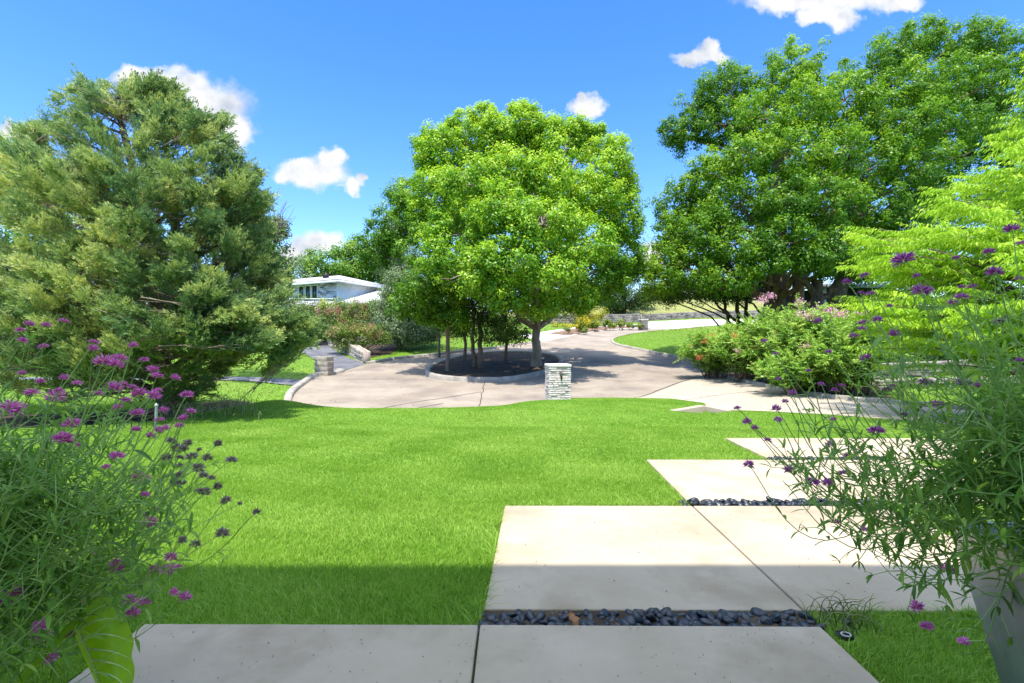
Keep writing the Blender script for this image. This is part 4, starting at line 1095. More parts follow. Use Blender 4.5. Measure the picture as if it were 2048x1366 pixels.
# shrubs in front of the house
bush('crape_myrtle', [(700,625,36,24,0,.5),(670,640,40,30,0,.5),(720,645,34,28,0,.45),(690,660,50,22,-.5,.4),(740,630,20,24,0,.4)], 41, M['olive_leaf'], 'wide crape myrtle with dusty rose blooms below the house corner', 20, 95, 0.27, 0.15, 0.085, bloom=('rose', 46, 0.24, 0), group='crape myrtles before the white house')
bush('crape_myrtle', [(700,665,34,20,0,.5),(735,670,30,18,0,.5),(672,672,22,14,0,.5),(705,690,30,12,0,.35),(755,680,22,12,0,.45)], 31, M['olive_leaf'], 'smaller crape myrtle with bare pale stems beside the block wall', 26, 85, 0.22, 0.125, 0.07, bloom=('rose', 26, 0.18, 0), barkm='twig', stems=12, group='crape myrtles before the white house')
bush('bush', [(600,622,24,16,0,.5),(588,620,16,14,0,.5)], 42, M['russet_leaf'], 'russet orange shrub just left of the house garden', 14, 80, 0.26, 0.15, 0.09, stems=4)
bush('bush', [(632,620,24,18,0,.5),(660,612,20,14,0,.75),(640,640,30,24,0,.5)], 42.5, M['box_leaf'], 'yellow green shrub between the russet shrub and the rose blooms', 12, 90, 0.28, 0.16, 0.10, stems=4)
bush('bush', [(745,612,14,14,0,.75),(752,625,16,14,0,.7)], 42, M['box_leaf'], 'yellow green shrub right of the rose blooms', 14, 80, 0.24, 0.16, 0.10, stems=4)
bush('bush', [(628,660,20,26,0,.3),(650,672,24,14,0,.3),(610,650,20,30,0,.35)], 38, M['dark_leaf'], 'dark shrub in shade above the stepped block wall', 14, 90, 0.26, 0.15, 0.09, stems=4)
bush('bush', [(790,662,44,16,0,.35),(840,660,44,18,0,.35),(900,655,50,18,1,.35)], 41, M['far_leaf'], 'low green shrubbery on top of the fieldstone wall', 24, 90, 0.28, 0.15, 0.09, cat='shrub', stems=6)
# far right-centre: evergreen on the hill, hedge and balls in the bed
t5 = px_clumps([(1245,600,36,26,0,.3),(1225,612,28,18,0,.3),(1270,610,30,18,0,.28),(1250,570,26,26,0,.35),(1262,535,20,26,.5,.35),(1240,545,20,24,0,.4),(1285,598,16,14,0,.35),(1215,590,14,14,0,.4)], 60)
tree('evergreen', 1247, 60, t5, M['dark_leaf'], M['bark_dark'], 'dark spreading evergreen on the slope above the curved stone wall', 13, 85, 0.42, 0.3, 0.10, 0.3, 0.15, 560, limb_r=0.09, droop=0.5)
bush('tree', [(1275,520,22,30,0,.35),(1290,560,22,26,0,.35),(1280,490,18,26,0,.4),(1300,585,18,18,0,.4)], 64, M['blue_cedar'], 'loose grey green tree between the island tree and the big elm', 9, 80, 0.42, 0.28, 0.10, cat='tree', stems=4)
bush('hedge', [(1115,655,12,7,0,.5),(1135,653,12,8,0,.6),(1155,652,12,8,0,.7),(1172,650,12,8,0,.7),(1188,649,10,8,0,.6)], 51, M['yellow_leaf'], 'clipped yellow topped hedge along the white driveway', 22, 80, 0.18, 0.16, 0.10, cat='hedge', stems=6, gain=0.9)
bush('bush', [(1162,645,10,12,0,.55)], 47.5, M['yellow_leaf'], 'taller gold tipped shrub at the front end of the mulch bed', 40, 90, 0.2, 0.14, 0.09, stems=4, gain=1.0)
for (px, py, rr, y, lab) in ((1190,648,8,48.2,'round clipped ball shrub beside the gold tipped shrub'),(1214,648,7.5,49.2,'round clipped ball shrub in the middle of the mulch bed'),(1243,647,6.5,50.4,'round clipped ball shrub nearest the distant stone pillar')):
    bush('ball_shrub', [(px,py,rr,rr,0,.55)], y, M['box_leaf'], lab, 70, 70, 0.11, 0.11, 0.07, 'clipped ball shrubs in the mulch bed', 'bush', stems=2, gain=0.6)
bush('hedge', [(1262,651,10,4,0,.6),(1276,651,9,4,0,.6),(1228,652,8,3.5,-.5,.55)], 50.6, M['box_leaf'], 'row of low clipped shrubs ending at the distant stone pillar', 70, 60, 0.1, 0.11, 0.07, cat='hedge', stems=2)
bush('bush', [(1135,659,7,3.5,0,.5),(1172,661,8,3.5,-.5,.5)], 45.6, M['olive_leaf'], 'low tufts at the point of the mulch bed', 80, 60, 0.1, 0.12, 0.05, cat='plant', stems=2)
bush('bush', [(1185,625,22,22,0,.6),(1160,615,20,20,0,.5)], 53, M['yellow_leaf'], 'loose yellow green shrub hanging beyond the island tree', 14, 80, 0.3, 0.18, 0.11, stems=4)
for i, (px, py, rx, ry, y) in enumerate([(1380,592,60,14,125),(1460,585,60,18,130),(1210,608,40,10,120),(1540,590,60,24,110),(1130,600,70,24,120)]):
    bush('tree', [(px,py,rx,ry,0,.4),(px-rx*.6,py+ry*.4,rx*.6,ry*.7,0,.35),(px+rx*.6,py+ry*.3,rx*.6,ry*.8,0,.4)], y, M['far_leaf'], ['pale distant tree line showing over the grassy hill','distant tree clump right of the hill top','far trees seen left of the dark evergreen','distant trees behind the multi trunked cedar','far trees behind the island trunks'][i], 3.6, 100, 0.8, 0.6, 0.4, 'distant trees', 'tree', stems=3)
# dark backing on the far right, under the elms
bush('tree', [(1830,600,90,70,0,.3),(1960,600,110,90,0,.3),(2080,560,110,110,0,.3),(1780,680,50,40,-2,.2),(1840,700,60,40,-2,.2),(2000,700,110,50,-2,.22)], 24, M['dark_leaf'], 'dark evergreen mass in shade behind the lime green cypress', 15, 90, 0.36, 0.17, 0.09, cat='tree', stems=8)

# ------------------------------------------------------------------ juniper on the left
def spray_cards(mb, base, axis, n, length, L, W, spread, tint):
    """plumes: base (k,3), axis (k,3): n narrow scale-leaf cards along each"""
    k = len(base)
    t = rng.uniform(0.0, 1.0, (k, n))
    pos = base[:, None]+axis[:, None]*(t*length[:, None])[..., None]
    rad = spread*(1.05-t*0.75)
    off = rand_dir(k*n).reshape(k, n, 3)
    d = unit(axis[:, None]*1.0+off*0.55+np.array([0, 0, 0.15]))
    pos = pos+off*(rad*rng.uniform(0.2, 1, (k, n)))[..., None]
    pos, d = pos.reshape(-1, 3), d.reshape(-1, 3)
    nr = unit(np.cross(d, rand_dir(len(d)))); b = np.cross(nr, d)
    m = len(pos)
    LL = (L*rng.uniform(0.6, 1.3, m))[:, None]; WW = (W*rng.uniform(0.7, 1.3, m))[:, None]
    V = np.stack([pos, pos+d*LL*0.55+b*WW/2, pos+d*LL, pos+d*LL*0.55-b*WW/2], 1)
    tn = np.repeat(tint, n)+rng.normal(0, 0.12, m)
    mb.add(V.reshape(-1, 3), np.arange(m*4).reshape(m, 4), np.repeat(np.clip(tn, 0, 1), 4))

def juniper():
    y0 = 12.6
    bx = (332-1024)/F*y0
    base = np.array([bx, y0, hz(bx, y0)])
    t = empty('juniper_tree', base, 'huge shaggy juniper with horizontal grey green sprays beside the ditch', 'tree')
    w, f, tw = MB(), MB(), MB()
    tp = np.array([base-[0, 0, 0.3], base+[0, 0, 0.5], P(322,700,y0), P(310,560,y0+.1), P(290,430,y0+.1), P(262,320,y0), P(240,240,y0), P(226,200,y0)])
    tr = smooth_line(tp, 5); rr = np.interp(np.linspace(0, 1, len(tr)), [0, .08, .25, .6, 1], [0.34, 0.23, 0.2, 0.12, 0.03])
    w.tube(tr, rr, 10)
    t2 = smooth_line([P(315,640,y0), P(350,520,y0+.2), P(345,380,y0+.3), P(330,280,y0+.3), P(320,210,y0+.3)], 5)
    w.tube(t2, np.linspace(0.15, 0.03, len(t2)), 8)
    t3 = smooth_line([P(312,660,y0), P(200,560,y0-.3), P(110,440,y0-.2), P(70,320,y0), P(60,270,y0)], 5)
    w.tube(t3, np.linspace(0.15, 0.03, len(t3)), 8)
    spine = np.concatenate([tr[6:], t2, t3])
    tips = []
    outline = [(128,196,0),(180,172,0),(245,182,0),(290,172,.2),(350,186,.2),(440,246,.3),(466,300,.3),(492,335,.2),(512,352,.2),(530,395,.1),(515,440,0),(535,470,-.2),(535,520,-.3),(558,560,-.5),(580,605,-.6),(610,648,-.6),
               (520,600,-1.4),(430,720,-1.2),(400,760,-1),(440,690,-1.6),(370,790,-.6),(250,720,-1.6),(150,710,-1.8),(60,700,-1.6),(10,660,-1.2),(-40,600,-.8),(-90,520,-.4),(-110,420,0),(-60,330,0),(10,310,0),(70,258,0),(40,285,0),(110,240,0),(130,230,0),(210,195,0),(330,205,0),(400,270,0),(410,235,.2),(300,745,-1),(260,770,-.9),(200,760,-1.2),(150,770,-1.2),(90,770,-1.3),(30,770,-1.2),(-20,740,-1),(420,790,-.3),(395,815,-.4),(350,740,-1.2),(130,800,-.4),(60,740,-1.6),(230,700,-2.1),(330,690,-1.9)]
    for (px, py, dy) in outline: tips.append((P(px, py, y0+dy*0.45+rng.normal(0, .12)), 1))
    for _ in range(80):
        # tips on the near half of the crown
        v = rng.uniform(0, 1); py = 210+v*520
        half = np.interp(py, [180, 260, 360, 480, 600, 720], [70, 170, 240, 290, 320, 250]); cx = np.interp(py, [180, 300, 480, 720], [250, 240, 225, 250])
        u_ = rng.uniform(-1, 1); px = cx+u_*half
        dep = -math.sqrt(max(0, 1-u_*u_))*half/F*y0*0.48*rng.uniform(0.2, 0.9)
        tips.append((P(px*1.0, py, y0)+np.array([0, dep, 0])*1.0, 0))
    for _ in range(40):
        v = rng.uniform(0, 1); py = 260+v*440
        half = np.interp(py, [180, 260, 360, 480, 600, 720], [70, 170, 240, 290, 320, 250]); u_ = rng.uniform(-1, 1)
        tips.append((P(235+u_*half*0.9, py, y0)+np.array([0, rng.uniform(0.8, 2.6), 0]), 0))
    bases, axes, lens, tn = [], [], [], []
    for tip, edge in tips:
        hd = np.hypot(spine[:, 0]-tip[0], spine[:, 1]-tip[1])
        score = np.abs(spine[:, 2]-(tip[2]-0.30*hd))+hd*0.25
        st = spine[np.argmin(score)]
        if np.linalg.norm(tip-st) < 0.3: st = st-[0, 0, 0.4]
        L = np.linalg.norm(tip-st)
        mid = st+(tip-st)*0.55+np.array([0, 0, rng.uniform(-0.02, 0.10)*L])
        br = smooth_line([st, mid, tip], 6)
        w.tube(br, np.linspace(0.024+0.010*L, 0.004, len(br)), 5)
        tone = rng.normal(0.52, 0.12)
        tt = np.linspace(0.34 if L > 1.2 else 0.15, 1.0, max(5, int(L*6.0)))
        for s_ in tt:
            q = np.array([np.interp(s_*(len(br)-1), np.arange(len(br)), br[:, i]) for i in range(3)])
            ax = unit(tip-mid)
            k = 3 if s_ < 0.95 else 5
            for _ in range(k):
                side = unit(np.cross(ax, [0, 0, 1]))*rng.choice([-1, 1])*rng.uniform(0.15, 1.0)
                a = unit(ax*rng.uniform(0.35, 1.0)+side*(1.1-s_*0.55)+np.array([0, 0, rng.uniform(-0.15, 0.35)]))
                ln = rng.uniform(0.22, 0.44)*(1.15-0.35*s_)
                bases.append(q+rng.normal(0, 0.04, 3)); axes.append(a); lens.append(ln); tn.append(tone+rng.normal(0, 0.1))
                if rng.uniform() < 0.25: tw.tube(np.array([q, q+a*ln*0.5, q+a*ln*0.9]), [0.008, 0.005, 0.003], 4)
        if rng.uniform() < 0.35 and not edge:
            for _ in range(5):
                q = st+(mid-st)*rng.uniform(0.3, 1)
                tw.tube(wobble(q, q+rand_dir(1)[0]*[0.5, 0.5, 0.3]+[0, 0, -0.1], 5, 0.04), np.linspace(0.009, 0.003, 5), 4)
    sil = [(-150,330),(0,300),(60,258),(110,252),(122,195),(180,172),(240,192),(290,172),(350,188),(372,240),(440,250),(465,320),(508,352),(528,400),(520,450),(530,500),(548,555),(574,600),(606,650),(612,696),(560,690),(480,700),(450,745),(405,805),(330,780),(200,775),(60,785),(-150,760)]
    rows_ = np.arange(172, 812, 8)
    xs_ = np.arange(-150, 640, 10)
    G_ = np.array([in_poly(xs_, np.full(len(xs_), q), sil) for q in rows_])
    ext = [(xs_[g].min(), xs_[g].max()) if g.any() else (240, 250) for g in G_]
    nb_ = 0
    while nb_ < 470:
        px, py = rng.uniform(-150, 630), rng.uniform(174, 800)
        edge = nb_ < 70
        if edge:
            i_ = rng.integers(len(sil)-1); f_ = rng.uniform()
            px = sil[i_][0]+(sil[i_+1][0]-sil[i_][0])*f_; py = sil[i_][1]+(sil[i_+1][1]-sil[i_][1])*f_
            if py > 700 and px < 380: continue
        elif nb_ >= 415:
            px, py = rng.uniform(360, 625), rng.uniform(600, 730)
            if not in_poly([px], [py-12], sil)[0]: continue
        elif not in_poly([px], [py], sil)[0]: continue
        x0_, x1_ = ext[int(np.clip((py-172)//8, 0, len(ext)-1))]
        x0_ = min(x0_, 500-x1_)
        half = max(40, (x1_-x0_)/2); cx_ = (x0_+x1_)/2
        un = min(1, abs(px-cx_)/half)
        dep = math.sqrt(max(0, 1-un*un))*half/F*y0*0.62*rng.uniform(0.3, 1.0)*(1 if rng.uniform() < 0.86 else -0.8)
        q0 = P(px, py, y0-dep)
        if edge: q0 = P(px, py, y0+rng.normal(0, 0.5))
        out = unit(np.array([(px-cx_)/half*1.1, -dep/2.0, rng.uniform(0.05, 0.55)])+rng.normal(0, 0.22, 3)*[1, 1, 0.4])
        if edge:
            e0 = np.array([sil[i_+1][0]-sil[i_][0], 0, -(sil[i_+1][1]-sil[i_][1])], float); nrm_ = unit(np.array([-e0[2], 0, e0[0]]))
            if nrm_[0]*(px-cx_) < 0 and nrm_[2] < 0: nrm_ = -nrm_
            out = unit(nrm_*0.6+np.array([(px-cx_)/half, 0, 0.35])+rng.normal(0, 0.2, 3))
        if nb_ >= 415: out = unit(np.array([(px-cx_)/half, rng.normal(0, .5), rng.uniform(-0.35, 0.1)]))
        sid = unit(np.cross(out, [0, 0, 1])); upv = np.cross(sid, out)
        Lb = rng.uniform(0.55, 1.2)
        tone = rng.normal(0.46, 0.15)+(0.14 if px < 230 and py > 330 else -0.06)
        for _ in range(15):
            f_ = rng.uniform(0, 1)**0.8
            qt = q0+out*(f_-(0.98 if edge else 0.75))*Lb+sid*rng.normal(0, 0.10 if edge else 0.18)*(1.15-f_*0.85)+upv*(rng.normal(0, 0.035)+0.16*f_*f_)
            ax0 = unit(out*0.8+sid*rng.normal(0, 0.5)+upv*rng.uniform(0.0, 0.5))
            tt_ = tone+rng.normal(0, 0.10)
            for _ in range(5):
                a = unit(ax0+rng.normal(0, 0.30, 3))
                bases.append(qt+rng.normal(0, 0.05, 3)); axes.append(a); lens.append(rng.uniform(0.10, 0.22)); tn.append(tt_+rng.normal(0, 0.06))
        tw.tube(wobble(q0-out*Lb*1.5-[0, 0, 0.12], q0+out*Lb*0.2, 6, 0.04), np.linspace(0.012, 0.003, 6), 4)
        for _ in range(3): tw.tube(wobble(q0-out*Lb*rng.uniform(0.5, 1.4)-[0, 0, 0.1], q0+sid*rng.normal(0, 0.4)-out*rng.uniform(0, .4)-[0, 0, rng.uniform(0, 0.2)], 5, 0.03), np.linspace(0.009, 0.003, 5), 4)
        nb_ += 1
    bases, axes, lens, tn = np.array(bases), np.array(axes), np.array(lens), np.array(tn)
    spray_cards(f, bases, axes, 22, lens*1.35, 0.075, 0.019, 0.036, tn)
    f.build('foliage', M['juniper'], t)
    w.build('trunk', M['bark_brown'], t, smooth=True)
    tw.build('twigs', M['twig'], t)
    return len(bases)
print('juniper plumes', juniper())

# ------------------------------------------------------------------ lime green bald cypress on the right
def cypress():
    y0 = 10.2
    bx = (2190-1024)/F*y0
    base = np.array([bx, y0, hz(bx, y0)])
    t = empty('cypress_tree', base, 'feathery lime green bald cypress leaning in at the frame edge', 'tree')
    w, f = MB(), MB()
    H = 8.9
    w.tube(np.array([base-[0, 0, 0.3], base+[0, 0, 0.3], base+[0.05, 0, H*0.5], base+[0, 0, H]]), [0.3, 0.2, 0.12, 0.02], 10)
    pos, ax, tn, rch = [], [], [], []
    lvl = 0.85
    while lvl < H:
        prof = np.interp(lvl/H, [0.06, 0.13, 0.23, 0.30, 0.42, 0.50, 0.57, 0.71, 0.8, 0.9], [3.2, 3.6, 4.1, 4.0, 3.1, 2.2, 1.75, 1.1, 0.7, 0.25])
        nb = int(9+prof*5.0)
        for k in range(nb):
            az = rng.uniform(0, 2*PI)
            if math.cos(az-PI*1.25) < -0.45: continue      # the far side stays out of sight
            R = prof*rng.uniform(0.80, 1.06)
            d = np.array([math.cos(az), math.sin(az), 0])
            jz = rng.uniform(-0.4, 0.4)
            st = base+np.array([0, 0, max(0.4, lvl+jz-R*0.12)])
            tip = base+d*R+np.array([0, 0, lvl+jz+R*rng.uniform(0.0, 0.42)])
            br = smooth_line([st, st+(tip-st)*0.5+[0, 0, R*0.08], tip], 5)
            w.tube(br, np.linspace(0.012+0.009*R, 0.005, len(br)), 4)
            for s_ in np.linspace(0.42, 1.0, max(4, int(R*4.2))):
                q = np.array([np.interp(s_*(len(br)-1), np.arange(len(br)), br[:, i]) for i in range(3)])
                for sd in (-1, 1):
                    sid = np.cross(d, [0, 0, 1])*sd
                    a = unit(d*rng.uniform(0.5, 1.0)+sid*rng.uniform(0.25, 1.0)*(1.25-s_*0.7)+np.array([0, 0, rng.uniform(-0.05, 0.4)]))
                    ln = rng.uniform(0.35, 0.62)
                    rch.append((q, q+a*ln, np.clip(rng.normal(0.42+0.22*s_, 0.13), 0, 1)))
        lvl += 0.26
    A = np.array([r[0] for r in rch]); B = np.array([r[1] for r in rch]); T = np.array([r[2] for r in rch])
    k = len(A); n = 17
    tpar = np.tile(np.linspace(0.05, 1.0, n), (k, 1))+rng.normal(0, 0.02, (k, n))
    Pn = A[:, None]+(B-A)[:, None]*tpar[..., None]
    Pn[..., 2] -= 0.10*tpar**2
    dirn = unit(B-A)[:, None]; sidev = unit(np.cross(unit(B-A), [0, 0, 1]))[:, None]*np.where(np.arange(n) % 2, 1, -1)[None, :, None]
    D = unit(dirn*0.5+sidev*rng.uniform(0.2, 0.9, (k, n, 1))+np.array([0, 0, -1.0])*rng.uniform(0.25, 1.1, (k, n, 1)))
    Ln = rng.uniform(0.10, 0.20, (k, n, 1))*(1.15-0.5*tpar[..., None])
    nr = unit(np.cross(D, rand_dir(k*n).reshape(k, n, 3))); Bv = np.cross(nr, D)
    W = 0.0142
    V = np.stack([Pn, Pn+D*Ln*0.45+Bv*W, Pn+D*Ln+np.array([0, 0, -0.015]), Pn+D*Ln*0.45-Bv*W], 2).reshape(-1, 3)
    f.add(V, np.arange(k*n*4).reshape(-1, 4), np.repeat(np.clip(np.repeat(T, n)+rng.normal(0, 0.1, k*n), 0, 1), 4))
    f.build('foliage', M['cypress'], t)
    w.build('trunk', M['bark_brown'], t, smooth=True)
    return k*n
print('cypress cards', cypress())

# ------------------------------------------------------------------ crape myrtle hedge by the driveway
def arching_shrub(px, py_base, y, w_px, top_py, label, bloom, n_st, seed, leafm='myrtle', lean=0.0):
    r = np.random.default_rng(seed)
    bx = (px-1024)/F*y
    base = np.array([bx, y, hz(bx, y)])
    H = P(px, top_py, y)[2]-base[2]; R = w_px/F*y*1.12; n_st = int(n_st*1.35)
    t = empty('crape_myrtle', base, label, 'shrub', 'crape myrtles along the driveway')
    st, lf = MB(), MB()
    pos, ax, tn, ends = [], [], [], []
    for k in range(n_st):
        az = r.uniform(0, 2*PI); rr = R*math.sqrt(r.uniform(0.02, 1)); hh = H*(1-0.45*(rr/R)**2)*r.uniform(0.72, 1.05)
        e = base+np.array([rr*math.cos(az)+lean*hh, rr*math.sin(az), hh])
        b0 = base+np.array([r.normal(0, R*0.16), r.normal(0, 0.15), -0.1])
        c = b0+(e-b0)*0.5+np.array([0, 0, H*0.16])
        p = smooth_line([b0, c, e], 7)
        st.tube(p, np.linspace(0.024, 0.005, len(p)), 5)
        ends.append(e)
        tone = r.normal(0.5, 0.14)
        for s_ in np.linspace(0.22, 1.0, 15):
            q = np.array([np.interp(s_*(len(p)-1), np.arange(len(p)), p[:, i]) for i in range(3)])
            for _ in range(2):
                a = unit(unit(e-c)*0.7+rand_dir(1)[0]*0.9+np.array([0, 0, 0.1]))
                ln = r.uniform(0.22, 0.5)
                q2 = q+a*ln; q2[2] -= 0.05
                m_ = 13
                tt = np.linspace(0.1, 1, m_)[:, None]
                sd = unit(np.cross(a, [0, 0, 1]))*np.where(np.arange(m_) % 2, 1, -1)[:, None]
                pp = q+(q2-q)*tt+sd*0.032
                if pp[:, 2].min() < base[2]+0.25: continue
                pos.append(pp); ax.append(sd*0.9+a*0.5); tn.append(np.full(m_, tone)+0.25*s_-0.12)
    pos = np.concatenate(pos); ax = np.concatenate(ax); tn = np.concatenate(tn)+rng.normal(0, 0.12, len(pos))
    leaves(lf, pos, 0.082, 0.046, np.clip(tn, 0, 1), 0.75, 0.05, axis=ax)
    lf.build('foliage', M[leafm], t)
    st.build('stems', M['bark_brown'], t)
    for bm_, cnt, size, spots in bloom:
        for sp in spots:
            m = MB()
            q = P(sp[0], sp[1], y-sp[2])
            near = np.array(ends)
            pos = q+rng.normal(size=(60, 3))*np.array([size*0.62, size*0.5, size*0.42])
            leaves(m, pos, size*0.36, size*0.32, np.clip(rng.normal(0.5, 0.22, 60), 0, 1), 0.2, 0)
            e = near[np.argmin(np.linalg.norm(near-q, axis=1))]
            m.tube(wobble(e, q, 4, 0.02), [0.008, 0.006, 0.005, 0.004], 4, 0.1)
            m.build('bloom', M[bm_], t)
    return t
arching_shrub(1428, 752, 22.6, 60, 655, 'low red flowering crape myrtle at the kerb tip, leftmost of the hedge', [('coral', 1, 0.14, [(1446,684,.9),(1424,672,.6),(1410,683,.8),(1468,715,1.2),(1398,714,.8),(1382,694,.2),(1486,671,.6)]), ('pink', 1, .15, [(1455,668,.5),(1458,698,1)])], 46, 1)
arching_shrub(1492, 758, 21.0, 68, 640, 'second crape myrtle from the kerb tip, with coral and pale pink tufts', [('coral', 1, 0.14, [(1510,694,1.2),(1555,661,.8),(1545,696,1),(1470,672,.4),(1532,712,1.1)]), ('pink', 1, 0.14, [(1477,701,1.2),(1545,675,.8),(1498,660,.5)])], 46, 2)
arching_shrub(1555, 766, 19.6, 74, 618, 'tall crape myrtle topped with lilac pink panicles beside the elm trunk', [('pink', 1, 0.17, [(1530,597,.2),(1541,591,.2),(1522,600,.3),(1600,604,.5),(1575,642,1.0),(1588,650,1.1),(1598,608,.4),(1552,672,1)]), ('coral', 1, 0.12, [(1557,664,1.2),(1574,716,1.4)])], 58, 3)
arching_shrub(1626, 778, 17.8, 84, 608, 'fullest crape myrtle with a wide band of pale pink blooms', [('pink', 1, 0.17, [(1602,628,.6),(1618,634,.8),(1632,630,.7),(1643,625,.5),(1655,622,.6),(1612,692,1.4),(1638,618,.4)])], 66, 4)
arching_shrub(1700, 788, 16.2, 84, 624, 'pink topped crape myrtle nearest the house end of the driveway', [('pink', 1, 0.16, [(1668,622,.6),(1680,628,.8),(1690,626,.7),(1732,628,.6),(1722,630,.6),(1740,632,.5)])], 64, 5)
arching_shrub(1585, 790, 17.0, 60, 700, 'low leafy crape myrtle without flowers at the front of the hedge', [], 34, 6)

# ------------------------------------------------------------------ lawn blades
def grass(name, N, xr, yr, hmin, hmax, w, mat, keep, tint_mu=0.5, tri=False, lean=0.55, pts=None):
    x = rng.uniform(*xr, N)
    # even density on the ground, then thinned by the keep test
    y = rng.uniform(*yr, N)
    if pts is not None: x, y = pts
    k = keep(x, y)
    x, y = x[k], y[k]
    z = height(x, y); n = len(x)
    hgt = rng.uniform(hmin, hmax, n)
    az = rng.uniform(0, 2*PI, n); ln = rng.uniform(0.1, lean, n)*hgt
    d = np.column_stack([np.cos(az), np.sin(az), np.zeros(n)])
    sw = np.sign(np.sin((x*0.30+y*0.95)*PI/0.62))*0.34
    d = d+np.column_stack([sw*0.91, -sw*0.42, np.zeros(n)])
    fa = rng.uniform(0, 2*PI, n); s = np.column_stack([np.cos(fa), np.sin(fa), np.zeros(n)])*w*rng.uniform(0.6, 1.2, n)[:, None]/2
    b = np.column_stack([x, y, z-0.01])
    tip = b+d*ln[:, None]*1.6+np.array([0, 0, 1])*hgt[:, None]*0.92
    tint = np.clip(rng.normal(tint_mu, 0.2, n), 0, 1)
    m = MB()
    if tri:
        V = np.stack([b-s, b+s, tip], 1)
        m.add(V.reshape(-1, 3), np.arange(n*3).reshape(n, 3), np.repeat(tint, 3))
    else:
        mid = b+d*ln[:, None]*0.5+np.array([0, 0, 1])*hgt[:, None]*0.6
        V = np.stack([b-s, b+s, mid+s*0.8, mid-s*0.8, tip], 1)
        i = np.arange(n)[:, None]*5
        m.add(V.reshape(-1, 3), np.concatenate([i+[0, 1, 2], i+[0, 2, 3], i+[3, 2, 4]]), np.repeat(tint, 5))
    return tag(m.build(name, mat), 'short mown lawn grass', 'grass', kind='stuff'), n

ALLP = PATHS+[STREET, DRIVE, LDRIVE, WDRIVE, SIDEWALK, ISLAND]
SOILB = [[(1.47,2.39),(1.74,2.39),(1.72,2.60),(1.5,2.60)]]
def lawn_keep(ymax_near=True):
    def k(x, y):
        ok = np.abs(x) < y*1.10+1.8
        for p in ALLP: ok &= ~in_poly(x, y, p)
        for p in SOILB: ok &= ~(in_poly(x, y, p) & (rng.uniform(size=x.shape) < 0.75))
        dd_ = seg_dist(x, y, DITCH); far_side = in_poly(x, y, [(-7.95,17.6),(-7.55,15.6),(-7.3,14.2),(-7.7,12.8),(-8.8,11.6),(-10.5,10.6),(-14,9.6),(-30,8),(-30,18)])
        ok &= ~((dd_ < 0.35) | (far_side & (dd_ < 1.25) & (rng.uniform(size=x.shape) < 1.5-dd_*0.9)))
        ok &= ~((np.abs(x-1.675) < 0.07) & (np.abs(y-2.49) < 0.05)) & ~(np.hypot(x-1.585, y-2.385) < 0.07)
        return ok
    return k
LK = lawn_keep()
def near_only(lim_left):
    def k(x, y):
        ok = LK(x, y)
        crest = np.interp(x, [-12, -7.2, -6.2, -4.6, -3, -1.3, 0.1, 1.5, 3, 4.3, 5.3, 5.8, 20], [16, 16, 14.5, 13.6, 13.3, 13.5, 14.8, 16.7, 17.7, 18.0, 17.6, 16, 16])
        return ok & (y < crest)
    return k
NK = near_only(0)
tot = 0
for args in [(380000, (-4.6, 5.0), (0.6, 3.6), 0.03, 0.065, 0.005), (480000, (-6.5, 6.5), (3.6, 6.2), 0.028, 0.055, 0.0062), (620000, (-10, 10.5), (6.2, 10), 0.028, 0.052, 0.010), (560000, (-15, 14), (10, 18.5), 0.028, 0.052, 0.018)]:
    N, xr, yr, h0, h1, w_ = args
    _, n = grass('lawn_grass', N, xr, yr, h0, h1, w_, M['grass'], NK, tri=(yr[0] > 9)); tot += n
def far_keep(x, y):
    ok = LK(x, y)
    crest = np.interp(x, [-7.4, -7.2, -6.2, 4.3, 9.6, 9.7], [0, 16, 14, 17.5, 24, 0])
    for p in ([(-8.7,29.2),(-7.6,31.6),(-7.9,36.6),(-12.4,36.6),(-10.9,32.0)],): ok &= ~in_poly(x, y, p)
    return ok & (y > crest)
_, n = grass('lawn_grass', 420000, (-32, 34), (12, 48), 0.03, 0.07, 0.045, M['grass_far'], far_keep, tri=True); tot += n
_, n = grass('hill_grass', 160000, (-10, 60), (48, 92), 0.04, 0.10, 0.09, M['hill'], far_keep, 0.5, tri=True); tot += n
# ragged fringe where the turf meets the slabs
ex, ey = [], []
for pl_ in PATHS:
    for a_, b_ in zip(pl_, pl_[1:]+pl_[:1]):
        a_, b_ = np.array(a_), np.array(b_); L_ = np.linalg.norm(b_-a_); k_ = int(L_*420)
        t_ = rng.uniform(0, 1, k_); cl_ = 0.5+0.5*np.sin(t_*L_*9+rng.uniform(0, 6)); t_ = t_[rng.uniform(size=k_) < 0.25+0.75*cl_]
        nv_ = np.array([-(b_-a_)[1], (b_-a_)[0]])/L_
        q_ = a_+(b_-a_)*t_[:, None]+nv_*rng.choice([-1, 1], (len(t_), 1))*rng.uniform(0.004, 0.03, (len(t_), 1))
        ex.append(q_[:, 0]); ey.append(q_[:, 1])
grass('lawn_grass', 1, (0, 1), (0, 1), 0.05, 0.095, 0.006, M['grass'], NK, lean=1.1, pts=(np.concatenate(ex), np.concatenate(ey)))
print('grass blades', tot)
